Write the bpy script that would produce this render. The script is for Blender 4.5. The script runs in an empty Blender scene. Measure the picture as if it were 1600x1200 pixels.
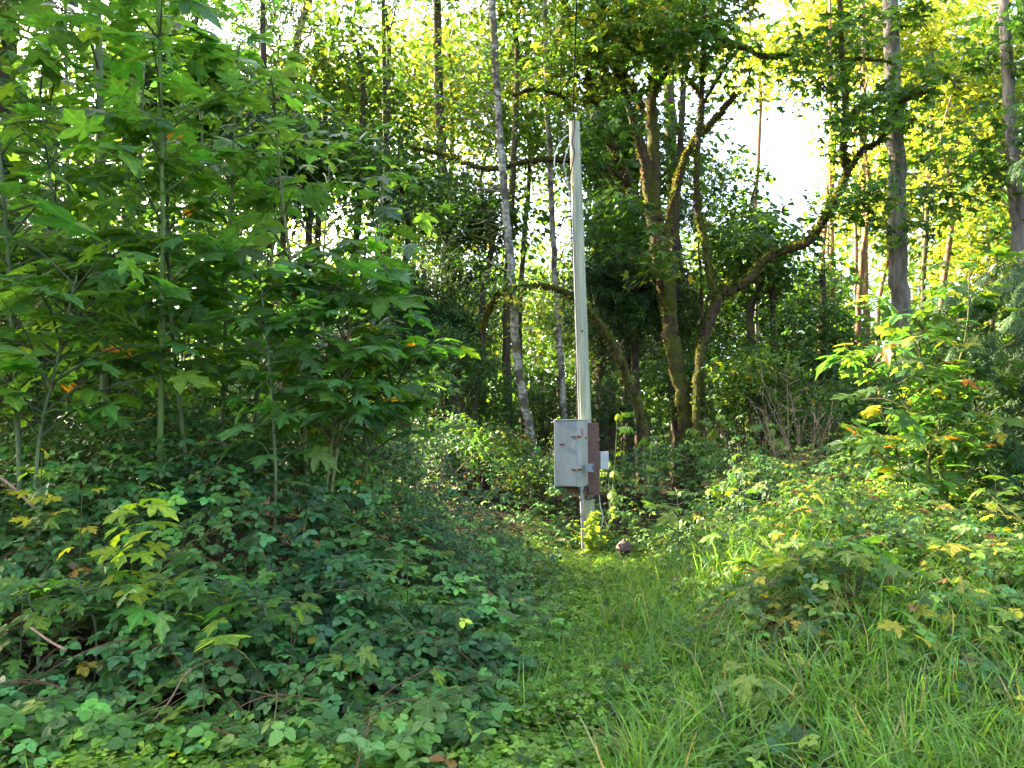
import bpy, math, random
import numpy as np
from mathutils import Matrix, Vector

C = bpy.context.scene.collection
rng = np.random.default_rng(11)
random.seed(11)
R = math.radians

# ---------------------------------------------------------------- camera, sky, sun, exposure
F = 1209.0                      # focal length in pixels of the 1600 px wide photograph
PITCH = R(5.0)
CAMZ = 1.6
cam_data = bpy.data.cameras.new('camera')
cam = bpy.data.objects.new('camera', cam_data)
C.objects.link(cam)
cam_data.sensor_width = 36.0
cam_data.lens = 36.0 * F / 1600.0
cam_data.clip_start = 0.05
cam_data.clip_end = 2000
cam.location = (0, 0, CAMZ)
cam.rotation_euler = (R(90) + PITCH, 0, 0)
sc = bpy.context.scene
sc.camera = cam

SUN_AZ = R(-58)                 # angle from the view direction (+Y), negative to the left
SUN_EL = R(29)
sun_dir = Vector((math.sin(SUN_AZ) * math.cos(SUN_EL), math.cos(SUN_AZ) * math.cos(SUN_EL), math.sin(SUN_EL)))
world = bpy.data.worlds.new('World')
sc.world = world
world.use_nodes = True
nt = world.node_tree
nt.nodes.clear()
sky = nt.nodes.new('ShaderNodeTexSky')
sky.sky_type = 'NISHITA'
sky.sun_disc = False
sky.sun_elevation = SUN_EL
sky.sun_rotation = SUN_AZ
sky.air_density = 0.8
sky.dust_density = 5.0
sky.ozone_density = 0.4
bg = nt.nodes.new('ShaderNodeBackground')
bg.inputs['Strength'].default_value = 0.15
wo = nt.nodes.new('ShaderNodeOutputWorld')
nt.links.new(sky.outputs[0], bg.inputs[0])
nt.links.new(bg.outputs[0], wo.inputs[0])

sun_data = bpy.data.lights.new('sun', 'SUN')
sun_data.energy = 4.4
sun_data.angle = R(0.6)
sun_data.color = (1.0, 0.86, 0.64)
sun = bpy.data.objects.new('sun', sun_data)
C.objects.link(sun)
sun.rotation_euler = (-sun_dir).to_track_quat('-Z', 'Y').to_euler()

sc.view_settings.view_transform = 'Standard'
sc.view_settings.look = 'None'
sc.view_settings.gamma = 1.0
sc.view_settings.use_curve_mapping = False
sc.view_settings.exposure = 3.45
sc.render.engine = 'CYCLES'
cy = sc.cycles
cy.max_bounces = 6
cy.diffuse_bounces = 3
cy.glossy_bounces = 2
cy.transmission_bounces = 4
cy.transparent_max_bounces = 4
cy.caustics_reflective = False
cy.caustics_refractive = False
cy.use_adaptive_sampling = True
cy.adaptive_threshold = 0.02
cy.use_denoising = True
cy.denoiser = 'OPENIMAGEDENOISE'
cy.denoising_input_passes = 'RGB_ALBEDO_NORMAL'

# ---------------------------------------------------------------- helpers
def P(px, py, d):
    """world point seen at pixel (px,py) of the 1600x1200 photograph, d metres ahead"""
    u = (px - 800) / F
    v = (600 - py) / F
    fy = math.cos(PITCH) - math.sin(PITCH) * v
    fz = math.sin(PITCH) + math.cos(PITCH) * v
    k = d / fy
    return np.array([u * k, d, CAMZ + fz * k])

def project(p):
    p = np.atleast_2d(p)
    x = p[:, 0]; y = p[:, 1]; z = p[:, 2] - CAMZ
    f = y * math.cos(PITCH) + z * math.sin(PITCH)
    u = -y * math.sin(PITCH) + z * math.cos(PITCH)
    f = np.where(f < 0.1, 0.1, f)
    return 800 + F * x / f, 600 - F * u / f

def smooth(a, b, x):
    t = np.clip((x - a) / (b - a), 0, 1)
    return t * t * (3 - 2 * t)

def vnoise(x, y, s, seed=0):
    """cheap smooth 2d value noise, -1..1"""
    x = np.asarray(x, float) * s + seed * 17.3; y = np.asarray(y, float) * s + seed * 5.1
    xi = np.floor(x); yi = np.floor(y); fx = x - xi; fy = y - yi
    fx = fx * fx * (3 - 2 * fx); fy = fy * fy * (3 - 2 * fy)
    def h(a, b):
        v = np.sin(a * 127.1 + b * 311.7 + seed * 3.7) * 43758.5453
        return (v - np.floor(v)) * 2 - 1
    return (h(xi, yi) * (1 - fx) + h(xi + 1, yi) * fx) * (1 - fy) + (h(xi, yi + 1) * (1 - fx) + h(xi + 1, yi + 1) * fx) * fy

def norm(a):
    return a / (np.linalg.norm(a, axis=-1, keepdims=True) + 1e-9)

def frames(tip, up):
    """rotation matrices whose columns are side, tip, normal"""
    t = norm(tip)
    n = up - (up * t).sum(-1, keepdims=True) * t
    n = norm(n)
    s = np.cross(t, n)
    return np.stack([s, t, n], axis=-1)

def spline(pts, n):
    """Catmull-Rom through pts, any dimension"""
    p = np.asarray(pts, float)
    if len(p) == 2:
        t = np.linspace(0, 1, n)[:, None]
        return p[0] * (1 - t) + p[1] * t
    q = np.vstack([2 * p[0] - p[1], p, 2 * p[-1] - p[-2]])
    m = len(p) - 1
    out = []
    for u in np.linspace(0, m - 1e-6, n):
        i = int(u); f = u - i
        a, b, c, d = q[i], q[i + 1], q[i + 2], q[i + 3]
        out.append(0.5 * ((2 * b) + (-a + c) * f + (2 * a - 5 * b + 4 * c - d) * f * f + (-a + 3 * b - 3 * c + d) * f ** 3))
    return np.array(out)

class Soup:
    def __init__(s):
        s.v = []; s.f = []; s.c = []; s.n = 0
    def add(s, v, f, col=None):
        v = np.asarray(v, float); f = np.asarray(f, int)
        if len(v) == 0: return
        s.v.append(v); s.f.append(f + s.n); s.n += len(v)
        if col is None: col = (1, 1, 1)
        col = np.asarray(col, float)
        if col.ndim == 1: col = np.tile(col, (len(v), 1))
        s.c.append(col)
    def scatter(s, tmpl, pos, rot, scale, col):
        tv, tf = tmpl[0], tmpl[1]
        N = len(pos)
        if N == 0: return
        scale = np.broadcast_to(np.asarray(scale, float), (N,))
        v = np.einsum('nij,vj->nvi', rot, tv) * scale[:, None, None] + pos[:, None, :]
        f = tf[None] + (np.arange(N) * len(tv))[:, None, None]
        c = np.repeat(col[:, None, :], len(tv), axis=1)
        if len(tmpl) > 2 and tmpl[2] is not None:
            c = c * tmpl[2][None]
        s.add(v.reshape(-1, 3), f.reshape(-1, 3), c.reshape(-1, 3))
    def tube(s, pts, rad, sides=8, col=None, rough=0.0, cap=True, wob=None):
        pts = np.asarray(pts, float); rad = np.broadcast_to(np.asarray(rad, float), (len(pts),))
        n = len(pts)
        tan = norm(np.gradient(pts, axis=0))
        ref = np.array([1.0, 0.05, 0.02]) if abs(tan[:, 0]).mean() < 0.8 else np.array([0.0, 0.1, 1.0])
        a = np.cross(tan, ref); a = norm(a); b = np.cross(tan, a)
        th = np.arange(sides) * 2 * math.pi / sides
        r = rad[:, None] * np.ones(sides)[None]
        if rough > 0:
            k = rng.normal(0, 1, (n, sides))
            k = (k + np.roll(k, 1, 0) + np.roll(k, 1, 1)) / 1.8
            w_ = np.cumsum(rng.normal(0, .45, (n, sides)), 0); w_ -= w_.mean(0)
            f_ = rng.normal(0, 1, sides)[None] + w_ / (1 + np.abs(w_).max() * .5)
            r = r * (1 + rough * (.6 * k + f_ * .9))
        v = pts[:, None] + r[..., None] * (np.cos(th)[None, :, None] * a[:, None] + np.sin(th)[None, :, None] * b[:, None])
        v = v.reshape(-1, 3)
        i = np.arange(n - 1)[:, None] * sides; j = np.arange(sides)[None]; k = (j + 1) % sides
        q = np.stack([i + j, i + k, i + sides + k, i + sides + j], -1).reshape(-1, 4)
        f = np.vstack([q[:, [0, 1, 2]], q[:, [0, 2, 3]]])
        if cap:
            v = np.vstack([v, pts[-1:], pts[:1]])
            top = (n - 1) * sides
            f = np.vstack([f, np.array([[top + jj, top + (jj + 1) % sides, n * sides] for jj in range(sides)]),
                           np.array([[(jj + 1) % sides, jj, n * sides + 1] for jj in range(sides)])])
        s.add(v, f, col)
    def box(s, cx, hx, ax=None, col=None, bev=0.0):
        """box centre cx, half sizes hx, 3x3 axes; chamfered corners if bev"""
        ax = np.eye(3) if ax is None else ax
        hx = np.asarray(hx, float)
        if bev <= 0:
            g = np.array([[x, y, z] for x in (-1, 1) for y in (-1, 1) for z in (-1, 1)], float) * hx
            f = [[0, 1, 3], [0, 3, 2], [4, 6, 7], [4, 7, 5], [0, 4, 5], [0, 5, 1], [2, 3, 7], [2, 7, 6], [0, 2, 6], [0, 6, 4], [1, 5, 7], [1, 7, 3]]
            s.add(g @ ax.T + cx, f, col); return
        import bmesh
        bm = bmesh.new(); bmesh.ops.create_cube(bm, size=2.0)
        for v in bm.verts: v.co = Vector(np.array(v.co) * hx)
        bmesh.ops.bevel(bm, geom=list(bm.edges), offset=bev, segments=2, affect='EDGES', profile=0.6)
        bmesh.ops.triangulate(bm, faces=bm.faces)
        g = np.array([v.co[:] for v in bm.verts]); f = [[v.index for v in fc.verts] for fc in bm.faces]
        bm.free()
        s.add(g @ ax.T + cx, f, col)
    def mesh(s, name, mat, origin=(0, 0, 0), smoothed=False):
        v = np.vstack(s.v) - np.asarray(origin, float); f = np.vstack(s.f); c = np.vstack(s.c)
        me = bpy.data.meshes.new(name)
        me.vertices.add(len(v)); me.vertices.foreach_set('co', v.astype(np.float32).ravel())
        me.loops.add(len(f) * 3); me.loops.foreach_set('vertex_index', f.astype(np.int32).ravel())
        me.polygons.add(len(f))
        me.polygons.foreach_set('loop_start', np.arange(0, len(f) * 3, 3, dtype=np.int32))
        me.update(calc_edges=True)
        at = me.color_attributes.new('tint', 'FLOAT_COLOR', 'POINT')
        at.data.foreach_set('color', np.hstack([c, np.ones((len(c), 1))]).astype(np.float32).ravel())
        me.polygons.foreach_set('use_smooth', np.full(len(f), smoothed))
        me.materials.append(mat)
        return me
    def build(s, name, mat, parent=None, smoothed=False, kind=None):
        if s.n == 0: return None
        org = parent.location if parent is not None else (0, 0, 0)
        if parent is not None and parent.parent is not None:
            org = Vector(org) + parent.parent.location
        o = bpy.data.objects.new(name, s.mesh(name, mat, tuple(org), smoothed))
        C.objects.link(o)
        if parent is not None: o.parent = parent
        if kind: o['kind'] = kind
        return o

def thing(name, label, cat, loc, group=None, kind=None):
    o = bpy.data.objects.new(name, None); C.objects.link(o)
    o.location = tuple(loc); o.empty_display_size = 0.1
    o['label'] = label; o['category'] = cat
    if group: o['group'] = group
    if kind: o['kind'] = kind
    return o

def tag(o, label, cat, group=None, kind=None):
    o['label'] = label; o['category'] = cat
    if group: o['group'] = group
    if kind: o['kind'] = kind
    return o

# ---------------------------------------------------------------- materials
def new_mat(name):
    m = bpy.data.materials.new(name); m.use_nodes = True
    m.node_tree.nodes.clear()
    return m, m.node_tree
def N(nt, t, **kw):
    n = nt.nodes.new(t)
    for k, v in kw.items():
        if k in n.inputs.keys(): n.inputs[k].default_value = v
        else: setattr(n, k, v)
    return n
def L(nt, a, b): nt.links.new(a, b)
def ramp(nt, src, stops):
    r = nt.nodes.new('ShaderNodeValToRGB')
    cr = r.color_ramp
    while len(cr.elements) < len(stops): cr.elements.new(0.5)
    for e, (p, c) in zip(cr.elements, stops):
        e.position = p; e.color = (*c, 1)
    L(nt, src, r.inputs[0])
    return r.outputs[0]
def mixc(nt, fac, a, b, mode='MIX'):
    m = nt.nodes.new('ShaderNodeMix'); m.data_type = 'RGBA'; m.blend_type = mode
    for s, v in ((m.inputs[0], fac), (m.inputs[6], a), (m.inputs[7], b)):
        if hasattr(v, 'is_output'): L(nt, v, s)
        elif isinstance(v, (int, float)): s.default_value = v
        else: s.default_value = (*v, 1)
    return m.outputs[2]
def bump(nt, h, strength, dist):
    b = N(nt, 'ShaderNodeBump', Strength=strength, Distance=dist)
    L(nt, h, b.inputs['Height'])
    return b.outputs[0]

def leaf_material(name, per_object=False, rough=0.42, spec=0.45, trans=0.42, gain=(1.95, 1.95, 0.8), scale=9.0, sheen=0.0):
    m, t = new_mat(name)
    if per_object:
        src = N(t, 'ShaderNodeObjectInfo').outputs['Color']
    else:
        a = N(t, 'ShaderNodeVertexColor'); a.layer_name = 'tint'; src = a.outputs[0]
    tc = N(t, 'ShaderNodeTexCoord')
    nz = N(t, 'ShaderNodeTexNoise', Scale=scale, Detail=3.0)
    L(t, tc.outputs['Object'], nz.inputs['Vector'])
    r = ramp(t, nz.outputs[0], [(0.3, (0.72, 0.72, 0.72)), (0.7, (1.25, 1.22, 1.15))])
    col = mixc(t, 1.0, src, r, 'MULTIPLY')
    if per_object:                     # palmate veins running out of the leaf base, a little paler than the blade
        sep = N(t, 'ShaderNodeSeparateXYZ'); uvn = N(t, 'ShaderNodeUVMap'); L(t, uvn.outputs[0], sep.inputs[0])
        an = N(t, 'ShaderNodeMath', operation='ARCTAN2'); L(t, sep.outputs[0], an.inputs[0]); L(t, sep.outputs[1], an.inputs[1])
        mu = N(t, 'ShaderNodeMath', operation='MULTIPLY'); mu.inputs[1].default_value = 6.2832 / 0.82; L(t, an.outputs[0], mu.inputs[0])
        co = N(t, 'ShaderNodeMath', operation='COSINE'); L(t, mu.outputs[0], co.inputs[0])
        vm = ramp(t, co.outputs[0], [(0.965, (0, 0, 0)), (1.0, (0.75, 0.75, 0.75))])
        col = mixc(t, vm, col, mixc(t, 1.0, col, (1.7, 1.6, 1.5), 'MULTIPLY'))
    p = N(t, 'ShaderNodeBsdfPrincipled', Roughness=rough)
    p.inputs['Specular IOR Level'].default_value = spec
    L(t, col, p.inputs['Base Color'])
    nb = N(t, 'ShaderNodeTexNoise', Scale=scale * 4, Detail=2.0)
    L(t, tc.outputs['Object'], nb.inputs['Vector'])
    L(t, bump(t, nb.outputs[0], 0.25, 0.01), p.inputs['Normal'])
    tr = N(t, 'ShaderNodeBsdfTranslucent')
    L(t, mixc(t, 1.0, col, gain, 'MULTIPLY'), tr.inputs['Color'])
    mx = N(t, 'ShaderNodeMixShader', Fac=trans)
    L(t, p.outputs[0], mx.inputs[1]); L(t, tr.outputs[0], mx.inputs[2])
    o = N(t, 'ShaderNodeOutputMaterial'); L(t, mx.outputs[0], o.inputs[0])
    return m

M_leaf = leaf_material('broadleaf', trans=.5)
M_leafobj = leaf_material('broadleaf_single', per_object=True, trans=.52, gain=(2.0, 2.2, .75), scale=7.0)
M_bramble = leaf_material('bramble_leaf', rough=0.5, spec=0.24, trans=0.25, scale=30)
M_brambleobj = leaf_material('bramble_leaf_single', per_object=True, rough=0.5, spec=0.24, trans=0.25, scale=30)
M_conifer = leaf_material('conifer_spray', rough=0.6, spec=0.25, trans=0.2, scale=20)
M_grass = leaf_material('grass_blade', rough=0.5, spec=0.3, trans=0.45, scale=20)

def bark_material(name, base, dark, moss=None, moss_amt=0.5, scale=6.0, stretch=(1, 1, 0.25), patch=None, bumpd=0.03, tint=False):
    m, t = new_mat(name)
    tc = N(t, 'ShaderNodeTexCoord')
    mp = N(t, 'ShaderNodeMapping'); mp.inputs['Scale'].default_value = stretch
    L(t, tc.outputs['Object'], mp.inputs[0])
    n1 = N(t, 'ShaderNodeTexNoise', Scale=scale, Detail=8.0, Roughness=0.65); L(t, mp.outputs[0], n1.inputs['Vector'])
    col = ramp(t, n1.outputs[0], [(0.32, dark), (0.62, base)])
    if patch:
        n2 = N(t, 'ShaderNodeTexNoise', Scale=2.6, Detail=5.0, Roughness=0.6); L(t, tc.outputs['Object'], n2.inputs['Vector'])
        f = ramp(t, n2.outputs[0], [(0.47, (0, 0, 0)), (0.56, (1, 1, 1))])
        col = mixc(t, f, col, patch)
    if moss:
        n3 = N(t, 'ShaderNodeTexNoise', Scale=1.7, Detail=6.0, Roughness=0.7); L(t, tc.outputs['Object'], n3.inputs['Vector'])
        g = N(t, 'ShaderNodeNewGeometry'); sp = N(t, 'ShaderNodeSeparateXYZ'); L(t, g.outputs['Normal'], sp.inputs[0])
        ma = N(t, 'ShaderNodeMath', operation='MULTIPLY_ADD'); ma.inputs[1].default_value = 0.16; L(t, sp.outputs[2], ma.inputs[0]); L(t, n3.outputs[0], ma.inputs[2])
        lo = 0.62 - 0.3 * moss_amt
        f = ramp(t, ma.outputs[0], [(lo, (0, 0, 0)), (lo + 0.1, (1, 1, 1))])
        n4 = N(t, 'ShaderNodeTexNoise', Scale=40.0, Detail=4.0); L(t, tc.outputs['Object'], n4.inputs['Vector'])
        mc = ramp(t, n4.outputs[0], [(0.3, tuple(0.5 * c for c in moss)), (0.7, tuple(1.3 * c for c in moss))])
        col = mixc(t, f, col, mc)
    if tint:
        a = N(t, 'ShaderNodeVertexColor'); a.layer_name = 'tint'
        col = mixc(t, 1.0, col, a.outputs[0], 'MULTIPLY')
    p = N(t, 'ShaderNodeBsdfPrincipled', Roughness=0.9); p.inputs['Specular IOR Level'].default_value = 0.15
    L(t, col, p.inputs['Base Color'])
    L(t, bump(t, n1.outputs[0], 0.9, bumpd), p.inputs['Normal'])
    o = N(t, 'ShaderNodeOutputMaterial'); L(t, p.outputs[0], o.inputs[0])
    return m

MOSS = (0.13, 0.135, 0.02)
M_moss = bark_material('mossy_bark', (0.105, 0.062, 0.038), (0.02, 0.014, 0.010), (0.075, 0.085, 0.012), 0.6, scale=9, bumpd=0.08)
M_alder = bark_material('pale_alder_bark', (0.42, 0.39, 0.31), (0.07, 0.06, 0.045), (0.10, 0.11, 0.03), 0.22, scale=11, stretch=(1, 1, 1.3), patch=(0.085, 0.07, 0.05))
M_fir = bark_material('grey_fir_bark', (0.27, 0.235, 0.19), (0.06, 0.05, 0.04), scale=9, stretch=(1, 1, 0.18), bumpd=0.06)
M_dark = bark_material('dark_bark', (0.11, 0.08, 0.06), (0.03, 0.022, 0.018), MOSS, 0.3, scale=8)
M_cedar_sunbark = bark_material('cedar_and_sunlit_bark', (0.30, 0.17, 0.09), (0.09, 0.045, 0.03), scale=10, stretch=(1, 1, 0.1))  # real cedar bark; on the back trunks its orange paints in sunlight
M_sapling = bark_material('green_sapling_bark', (0.15, 0.19, 0.085), (0.07, 0.085, 0.045), scale=14, bumpd=0.004, tint=True)
M_twig = bark_material('dry_twig', (0.20, 0.14, 0.09), (0.08, 0.05, 0.035), scale=20, bumpd=0.003, tint=True)

def soil_material():
    m, t = new_mat('leaf_litter_soil')
    tc = N(t, 'ShaderNodeTexCoord')
    n1 = N(t, 'ShaderNodeTexNoise', Scale=5.0, Detail=10.0, Roughness=0.7); L(t, tc.outputs['Object'], n1.inputs['Vector'])
    v = N(t, 'ShaderNodeTexVoronoi', Scale=28.0); L(t, tc.outputs['Object'], v.inputs['Vector'])
    c1 = ramp(t, n1.outputs[0], [(0.3, (0.022, 0.016, 0.010)), (0.55, (0.05, 0.036, 0.02)), (0.75, (0.04, 0.055, 0.018))])
    c2 = mixc(t, 0.5, c1, ramp(t, v.outputs['Distance'], [(0.0, (0.10, 0.06, 0.03)), (0.5, (0.02, 0.018, 0.01))]))
    p = N(t, 'ShaderNodeBsdfPrincipled', Roughness=0.95); p.inputs['Specular IOR Level'].default_value = 0.1
    L(t, c2, p.inputs['Base Color']); L(t, bump(t, n1.outputs[0], 1.0, 0.08), p.inputs['Normal'])
    o = N(t, 'ShaderNodeOutputMaterial'); L(t, p.outputs[0], o.inputs[0])
    return m
M_soil = soil_material()

def weathered(name, base, alt, rough=0.6, scale=8, stretch=(1, 1, 1), rust=None, rust_at=0.64, metal=0.0, bumpd=0.003, spec=0.4):
    m, t = new_mat(name)
    tc = N(t, 'ShaderNodeTexCoord'); mp = N(t, 'ShaderNodeMapping'); mp.inputs['Scale'].default_value = stretch
    L(t, tc.outputs['Object'], mp.inputs[0])
    n1 = N(t, 'ShaderNodeTexNoise', Scale=scale, Detail=8.0, Roughness=0.65); L(t, mp.outputs[0], n1.inputs['Vector'])
    col = ramp(t, n1.outputs[0], [(0.35, alt), (0.65, base)])
    if rust:
        n2 = N(t, 'ShaderNodeTexNoise', Scale=scale * 0.9, Detail=7.0, Roughness=0.7, Distortion=0.6)
        mp2 = N(t, 'ShaderNodeMapping'); mp2.inputs['Scale'].default_value = (1, 1, 0.45); mp2.inputs['Location'].default_value = (3, 7, 1)
        L(t, tc.outputs['Object'], mp2.inputs[0]); L(t, mp2.outputs[0], n2.inputs['Vector'])
        f = ramp(t, n2.outputs[0], [(rust_at, (0, 0, 0)), (rust_at + 0.05, (1, 1, 1))])
        col = mixc(t, f, col, rust)
    p = N(t, 'ShaderNodeBsdfPrincipled', Roughness=rough, Metallic=metal); p.inputs['Specular IOR Level'].default_value = spec
    L(t, col, p.inputs['Base Color']); L(t, bump(t, n1.outputs[0], 0.4, bumpd), p.inputs['Normal'])
    o = N(t, 'ShaderNodeOutputMaterial'); L(t, p.outputs[0], o.inputs[0])
    return m
M_polewood = weathered('treated_pole_wood', (0.385, 0.375, 0.245), (0.22, 0.225, 0.15), 0.8, 14, (1, 1, 0.06), bumpd=0.006, spec=0.2)
M_cab = weathered('grey_painted_steel', (0.26, 0.29, 0.285), (0.20, 0.225, 0.22), 0.5, 5, (1, 1, 0.5), rust=(0.19, 0.10, 0.06), rust_at=0.64)
M_cab2 = weathered('cream_lit_grey_steel', (0.38, 0.365, 0.30), (0.27, 0.26, 0.21), 0.55, 6, (1, 1, 0.4), rust=(0.17, 0.10, 0.07), rust_at=0.60)  # cream in the paint stands for warm light on the cabinet's right face
M_rust = weathered('rusty_steel', (0.12, 0.06, 0.04), (0.07, 0.035, 0.025), 0.85, 25)
M_board = weathered('weathered_red_brown_board', (0.19, 0.105, 0.078), (0.085, 0.05, 0.04), 0.9, 12, (1, 1, 5), bumpd=0.01, spec=0.15)
M_pvc = weathered('grey_plastic_conduit', (0.30, 0.31, 0.31), (0.22, 0.23, 0.23), 0.5, 10)
M_white = weathered('white_plastic', (0.46, 0.46, 0.43), (0.36, 0.36, 0.33), 0.5, 8)
M_cable = weathered('black_cable', (0.02, 0.02, 0.02), (0.012, 0.012, 0.012), 0.6, 10)
M_red = weathered('faded_red_sticker', (0.55, 0.10, 0.12), (0.40, 0.16, 0.15), 0.6, 30)
M_capred = weathered('faded_red_cap_paint', (0.11, 0.05, 0.038), (0.075, 0.042, 0.033), 0.75, 18, rust=(0.10, 0.065, 0.05), rust_at=0.55)
M_dome = weathered('dark_vent_pipe', (0.06, 0.05, 0.045), (0.03, 0.025, 0.02), 0.8, 18)

# ---------------------------------------------------------------- leaf shapes (base at origin, tip along +Y, upper side +Z)
def fan_leaf(half, center, droop=0.3, fold=0.15, curl=0.0, petiole=0.0):
    r = [(x, y) for x, y in half]
    l = [(-x, y) for x, y in half[-2:0:-1]]
    pts = np.array([center] + r + l, float)
    n = len(pts) - 1
    z = -droop * pts[:, 1] ** 2 * np.sign(pts[:, 1]) + fold * np.abs(pts[:, 0]) - curl * np.abs(pts[:, 0]) ** 2
    v = np.column_stack([pts, z])
    f = np.array([[0, 1 + i, 1 + (i + 1) % n] for i in range(n)])
    return v, f
BIG_HALF = [(0, 0.0), (.13, -.15), (.41, -.15), (.27, .04), (.44, .10), (.56, .17), (.70, .36), (.47, .40), (.19, .33), (.25, .52), (.36, .68), (.19, .74), (0, 1.0)]
def maple_template(petiole, rise, droop, twist, narrow=1.0):
    v, f = fan_leaf([(x * narrow, y) for x, y in BIG_HALF], (0, .22), droop=droop, fold=0.12, curl=0.5)
    uv = v[:, :2].copy()
    v = v.copy()
    v[:, 2] += twist * v[:, 0]
    v += np.array([0, petiole, rise])
    w = 0.012
    pv = np.array([[-w, 0, 0], [w, 0, 0], [-w, petiole * .55, rise * .75], [w, petiole * .55, rise * .75], [-w, petiole + .02, rise], [w, petiole + .02, rise]])
    pf = np.array([[0, 1, 3], [0, 3, 2], [2, 3, 5], [2, 5, 4]]) + len(v)
    return np.vstack([v, pv]), np.vstack([f, pf]), np.vstack([uv, np.tile([0.0, -1.0], (6, 1))])
MAPLES = [maple_template(.9, .3, .12, .3, .85), maple_template(.55, .1, .6, -.3, .85), maple_template(.65, .12, .25, .1), maple_template(.5, .05, .38, -.15), maple_template(.8, .2, .18, .05, .92), maple_template(.6, .1, .5, .2, .95), maple_template(.7, .0, .1, -.1, 1.05)]
T_small = (np.array([[0, 0, 0], [.34, .4, .06], [0, 1, -.12], [-.34, .4, .06]], float), np.array([[0, 1, 2], [0, 2, 3]]))
T_maple = (np.array([[0, 0, 0], [.20, .45, .03], [0, 1, -.25], [-.20, .45, .03], [.38, .02, .0], [.68, .50, -.12], [-.38, .02, .0], [-.68, .50, -.12]], float),
           np.array([[0, 1, 2], [0, 2, 3], [0, 4, 5], [0, 5, 1], [0, 7, 6], [0, 3, 7]]))
T_oval = fan_leaf([(0, 0), (.24, .18), (.31, .5), (.16, .82), (0, 1)], (0, .5), .25, .2)
def combine(parts):
    vs, fs, n = [], [], 0
    for v, f in parts:
        vs.append(v); fs.append(f + n); n += len(v)
    return np.vstack(vs), np.vstack(fs)
def place(t, off, ang, s=1.0, tilt=0.0):
    v, f = t
    c, sn = math.cos(ang), math.sin(ang)
    v = v * s
    ct, st = math.cos(tilt), math.sin(tilt)
    v = np.column_stack([v[:, 0], v[:, 1] * ct - v[:, 2] * st, v[:, 1] * st + v[:, 2] * ct])
    v = np.column_stack([v[:, 0] * c + v[:, 1] * sn, -v[:, 0] * sn + v[:, 1] * c, v[:, 2]])
    return v + np.array(off), f
STRIP = (np.array([[-.012, 0, 0], [.012, 0, 0], [-.012, 1, 0], [.012, 1, 0]]), np.array([[0, 1, 3], [0, 3, 2]]))
T_leaflet = fan_leaf([(0, 0), (.31, .16), (.38, .48), (.22, .82), (0, 1)], (0, .45), .12, .2)
T_leaflet_lo = fan_leaf([(0, 0), (.36, .35), (0, 1)], (0, .42), .25, .2)
def bramble_t(lf, five=False, tilt=-.15):
    ps = [place(lf, (0, .74, 0), 0, .95, tilt), place(lf, (.04, .5, 0), 1.4, .82, tilt - .1), place(lf, (-.04, .5, 0), -1.4, .82, tilt - .1), place(STRIP, (0, 0, 0), 0, .74)]
    if five: ps += [place(lf, (.02, .5, -.01), 2.3, .6, tilt - .15), place(lf, (-.02, .5, -.01), -2.3, .6, tilt - .15)]
    return combine(ps)
BR_HI = [bramble_t(T_leaflet, False, .08), bramble_t(T_leaflet, True, -.05), bramble_t(T_leaflet, False, -.2)]
BR_LO = [bramble_t(T_leaflet_lo, False, 0), bramble_t(T_leaflet_lo, True, -.2)]
def pinnate(n=3, lf=T_small, droop=-.5):
    ps = [place(STRIP, (0, 0, 0), 0, 1.0)]
    for i in range(n):
        y = .35 + .55 * i / (n - 1)
        for s in (1, -1): ps.append(place(lf, (0, y, 0), s * 1.05, .42, droop))
    ps.append(place(lf, (0, 1.0, 0), 0, .45, droop))
    return combine(ps)
T_pinnate = pinnate(4, (T_oval[0] * np.array([.75, 1, 1]), T_oval[1]), -.7)
T_pinn_lo = pinnate(3, T_small, -.3)
def conifer_fan(n=7, L0=.38, droop=.35):
    """a flat hanging spray: rachis with needles merged to narrow fingers"""
    vs, fs = [], []; k = 0
    for i in range(n):
        y = .08 + .86 * i / n
        ln = L0 * (1 - .65 * (i / n)) * (1 if i else .7)
        for s in (1, -1):
            vs += [[0, y, 0], [s * ln * .5, y + ln * .45 + .04, -.04], [s * ln * .55, y + ln * .2, -.02], [s * ln, y + ln * .85, -.12]]
            fs += [[k, k + 2, k + 1], [k + 1, k + 2, k + 3]] if s > 0 else [[k, k + 1, k + 2], [k + 1, k + 3, k + 2]]
            k += 4
    vs += [[-.03, 0, 0], [.03, 0, 0], [0, 1.15, 0]]; fs += [[k, k + 1, k + 2]]
    v = np.array(vs, float); v[:, 2] -= droop * v[:, 1] ** 2
    return v, np.array(fs)
T_fan = conifer_fan(5)
T_fan_lo = conifer_fan(2, .55)
def blade(n, bend, w=.011):
    t = np.linspace(0, 1, n + 1)
    a = bend * t ** 1.3
    dy = np.cumsum(np.r_[0, np.sin(a[1:])]) / n; dz = np.cumsum(np.r_[0, np.cos(a[1:])]) / n
    wd = w * (1 - t ** 2.2) + .0004
    v = np.vstack([np.column_stack([-wd, dy, dz]), np.column_stack([wd, dy, dz - 0.001])])
    f = []
    for i in range(n): f += [[i, n + 1 + i, n + 2 + i], [i, n + 2 + i, i + 1]]
    return v, np.array(f)
BLADES = [blade(5, b, w) for b, w in ((.9, .010), (1.6, .013), (2.2, .012), (2.7, .014), (3.0, .011))]
T_butter = combine([place(fan_leaf([(0, 0), (.44, .66), (0, .9)], (0, .5), .15, .12), (0, 0, 0), a, s, 0) for a, s in ((0, 1), (1.9, .9), (-1.9, .9))])

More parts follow.
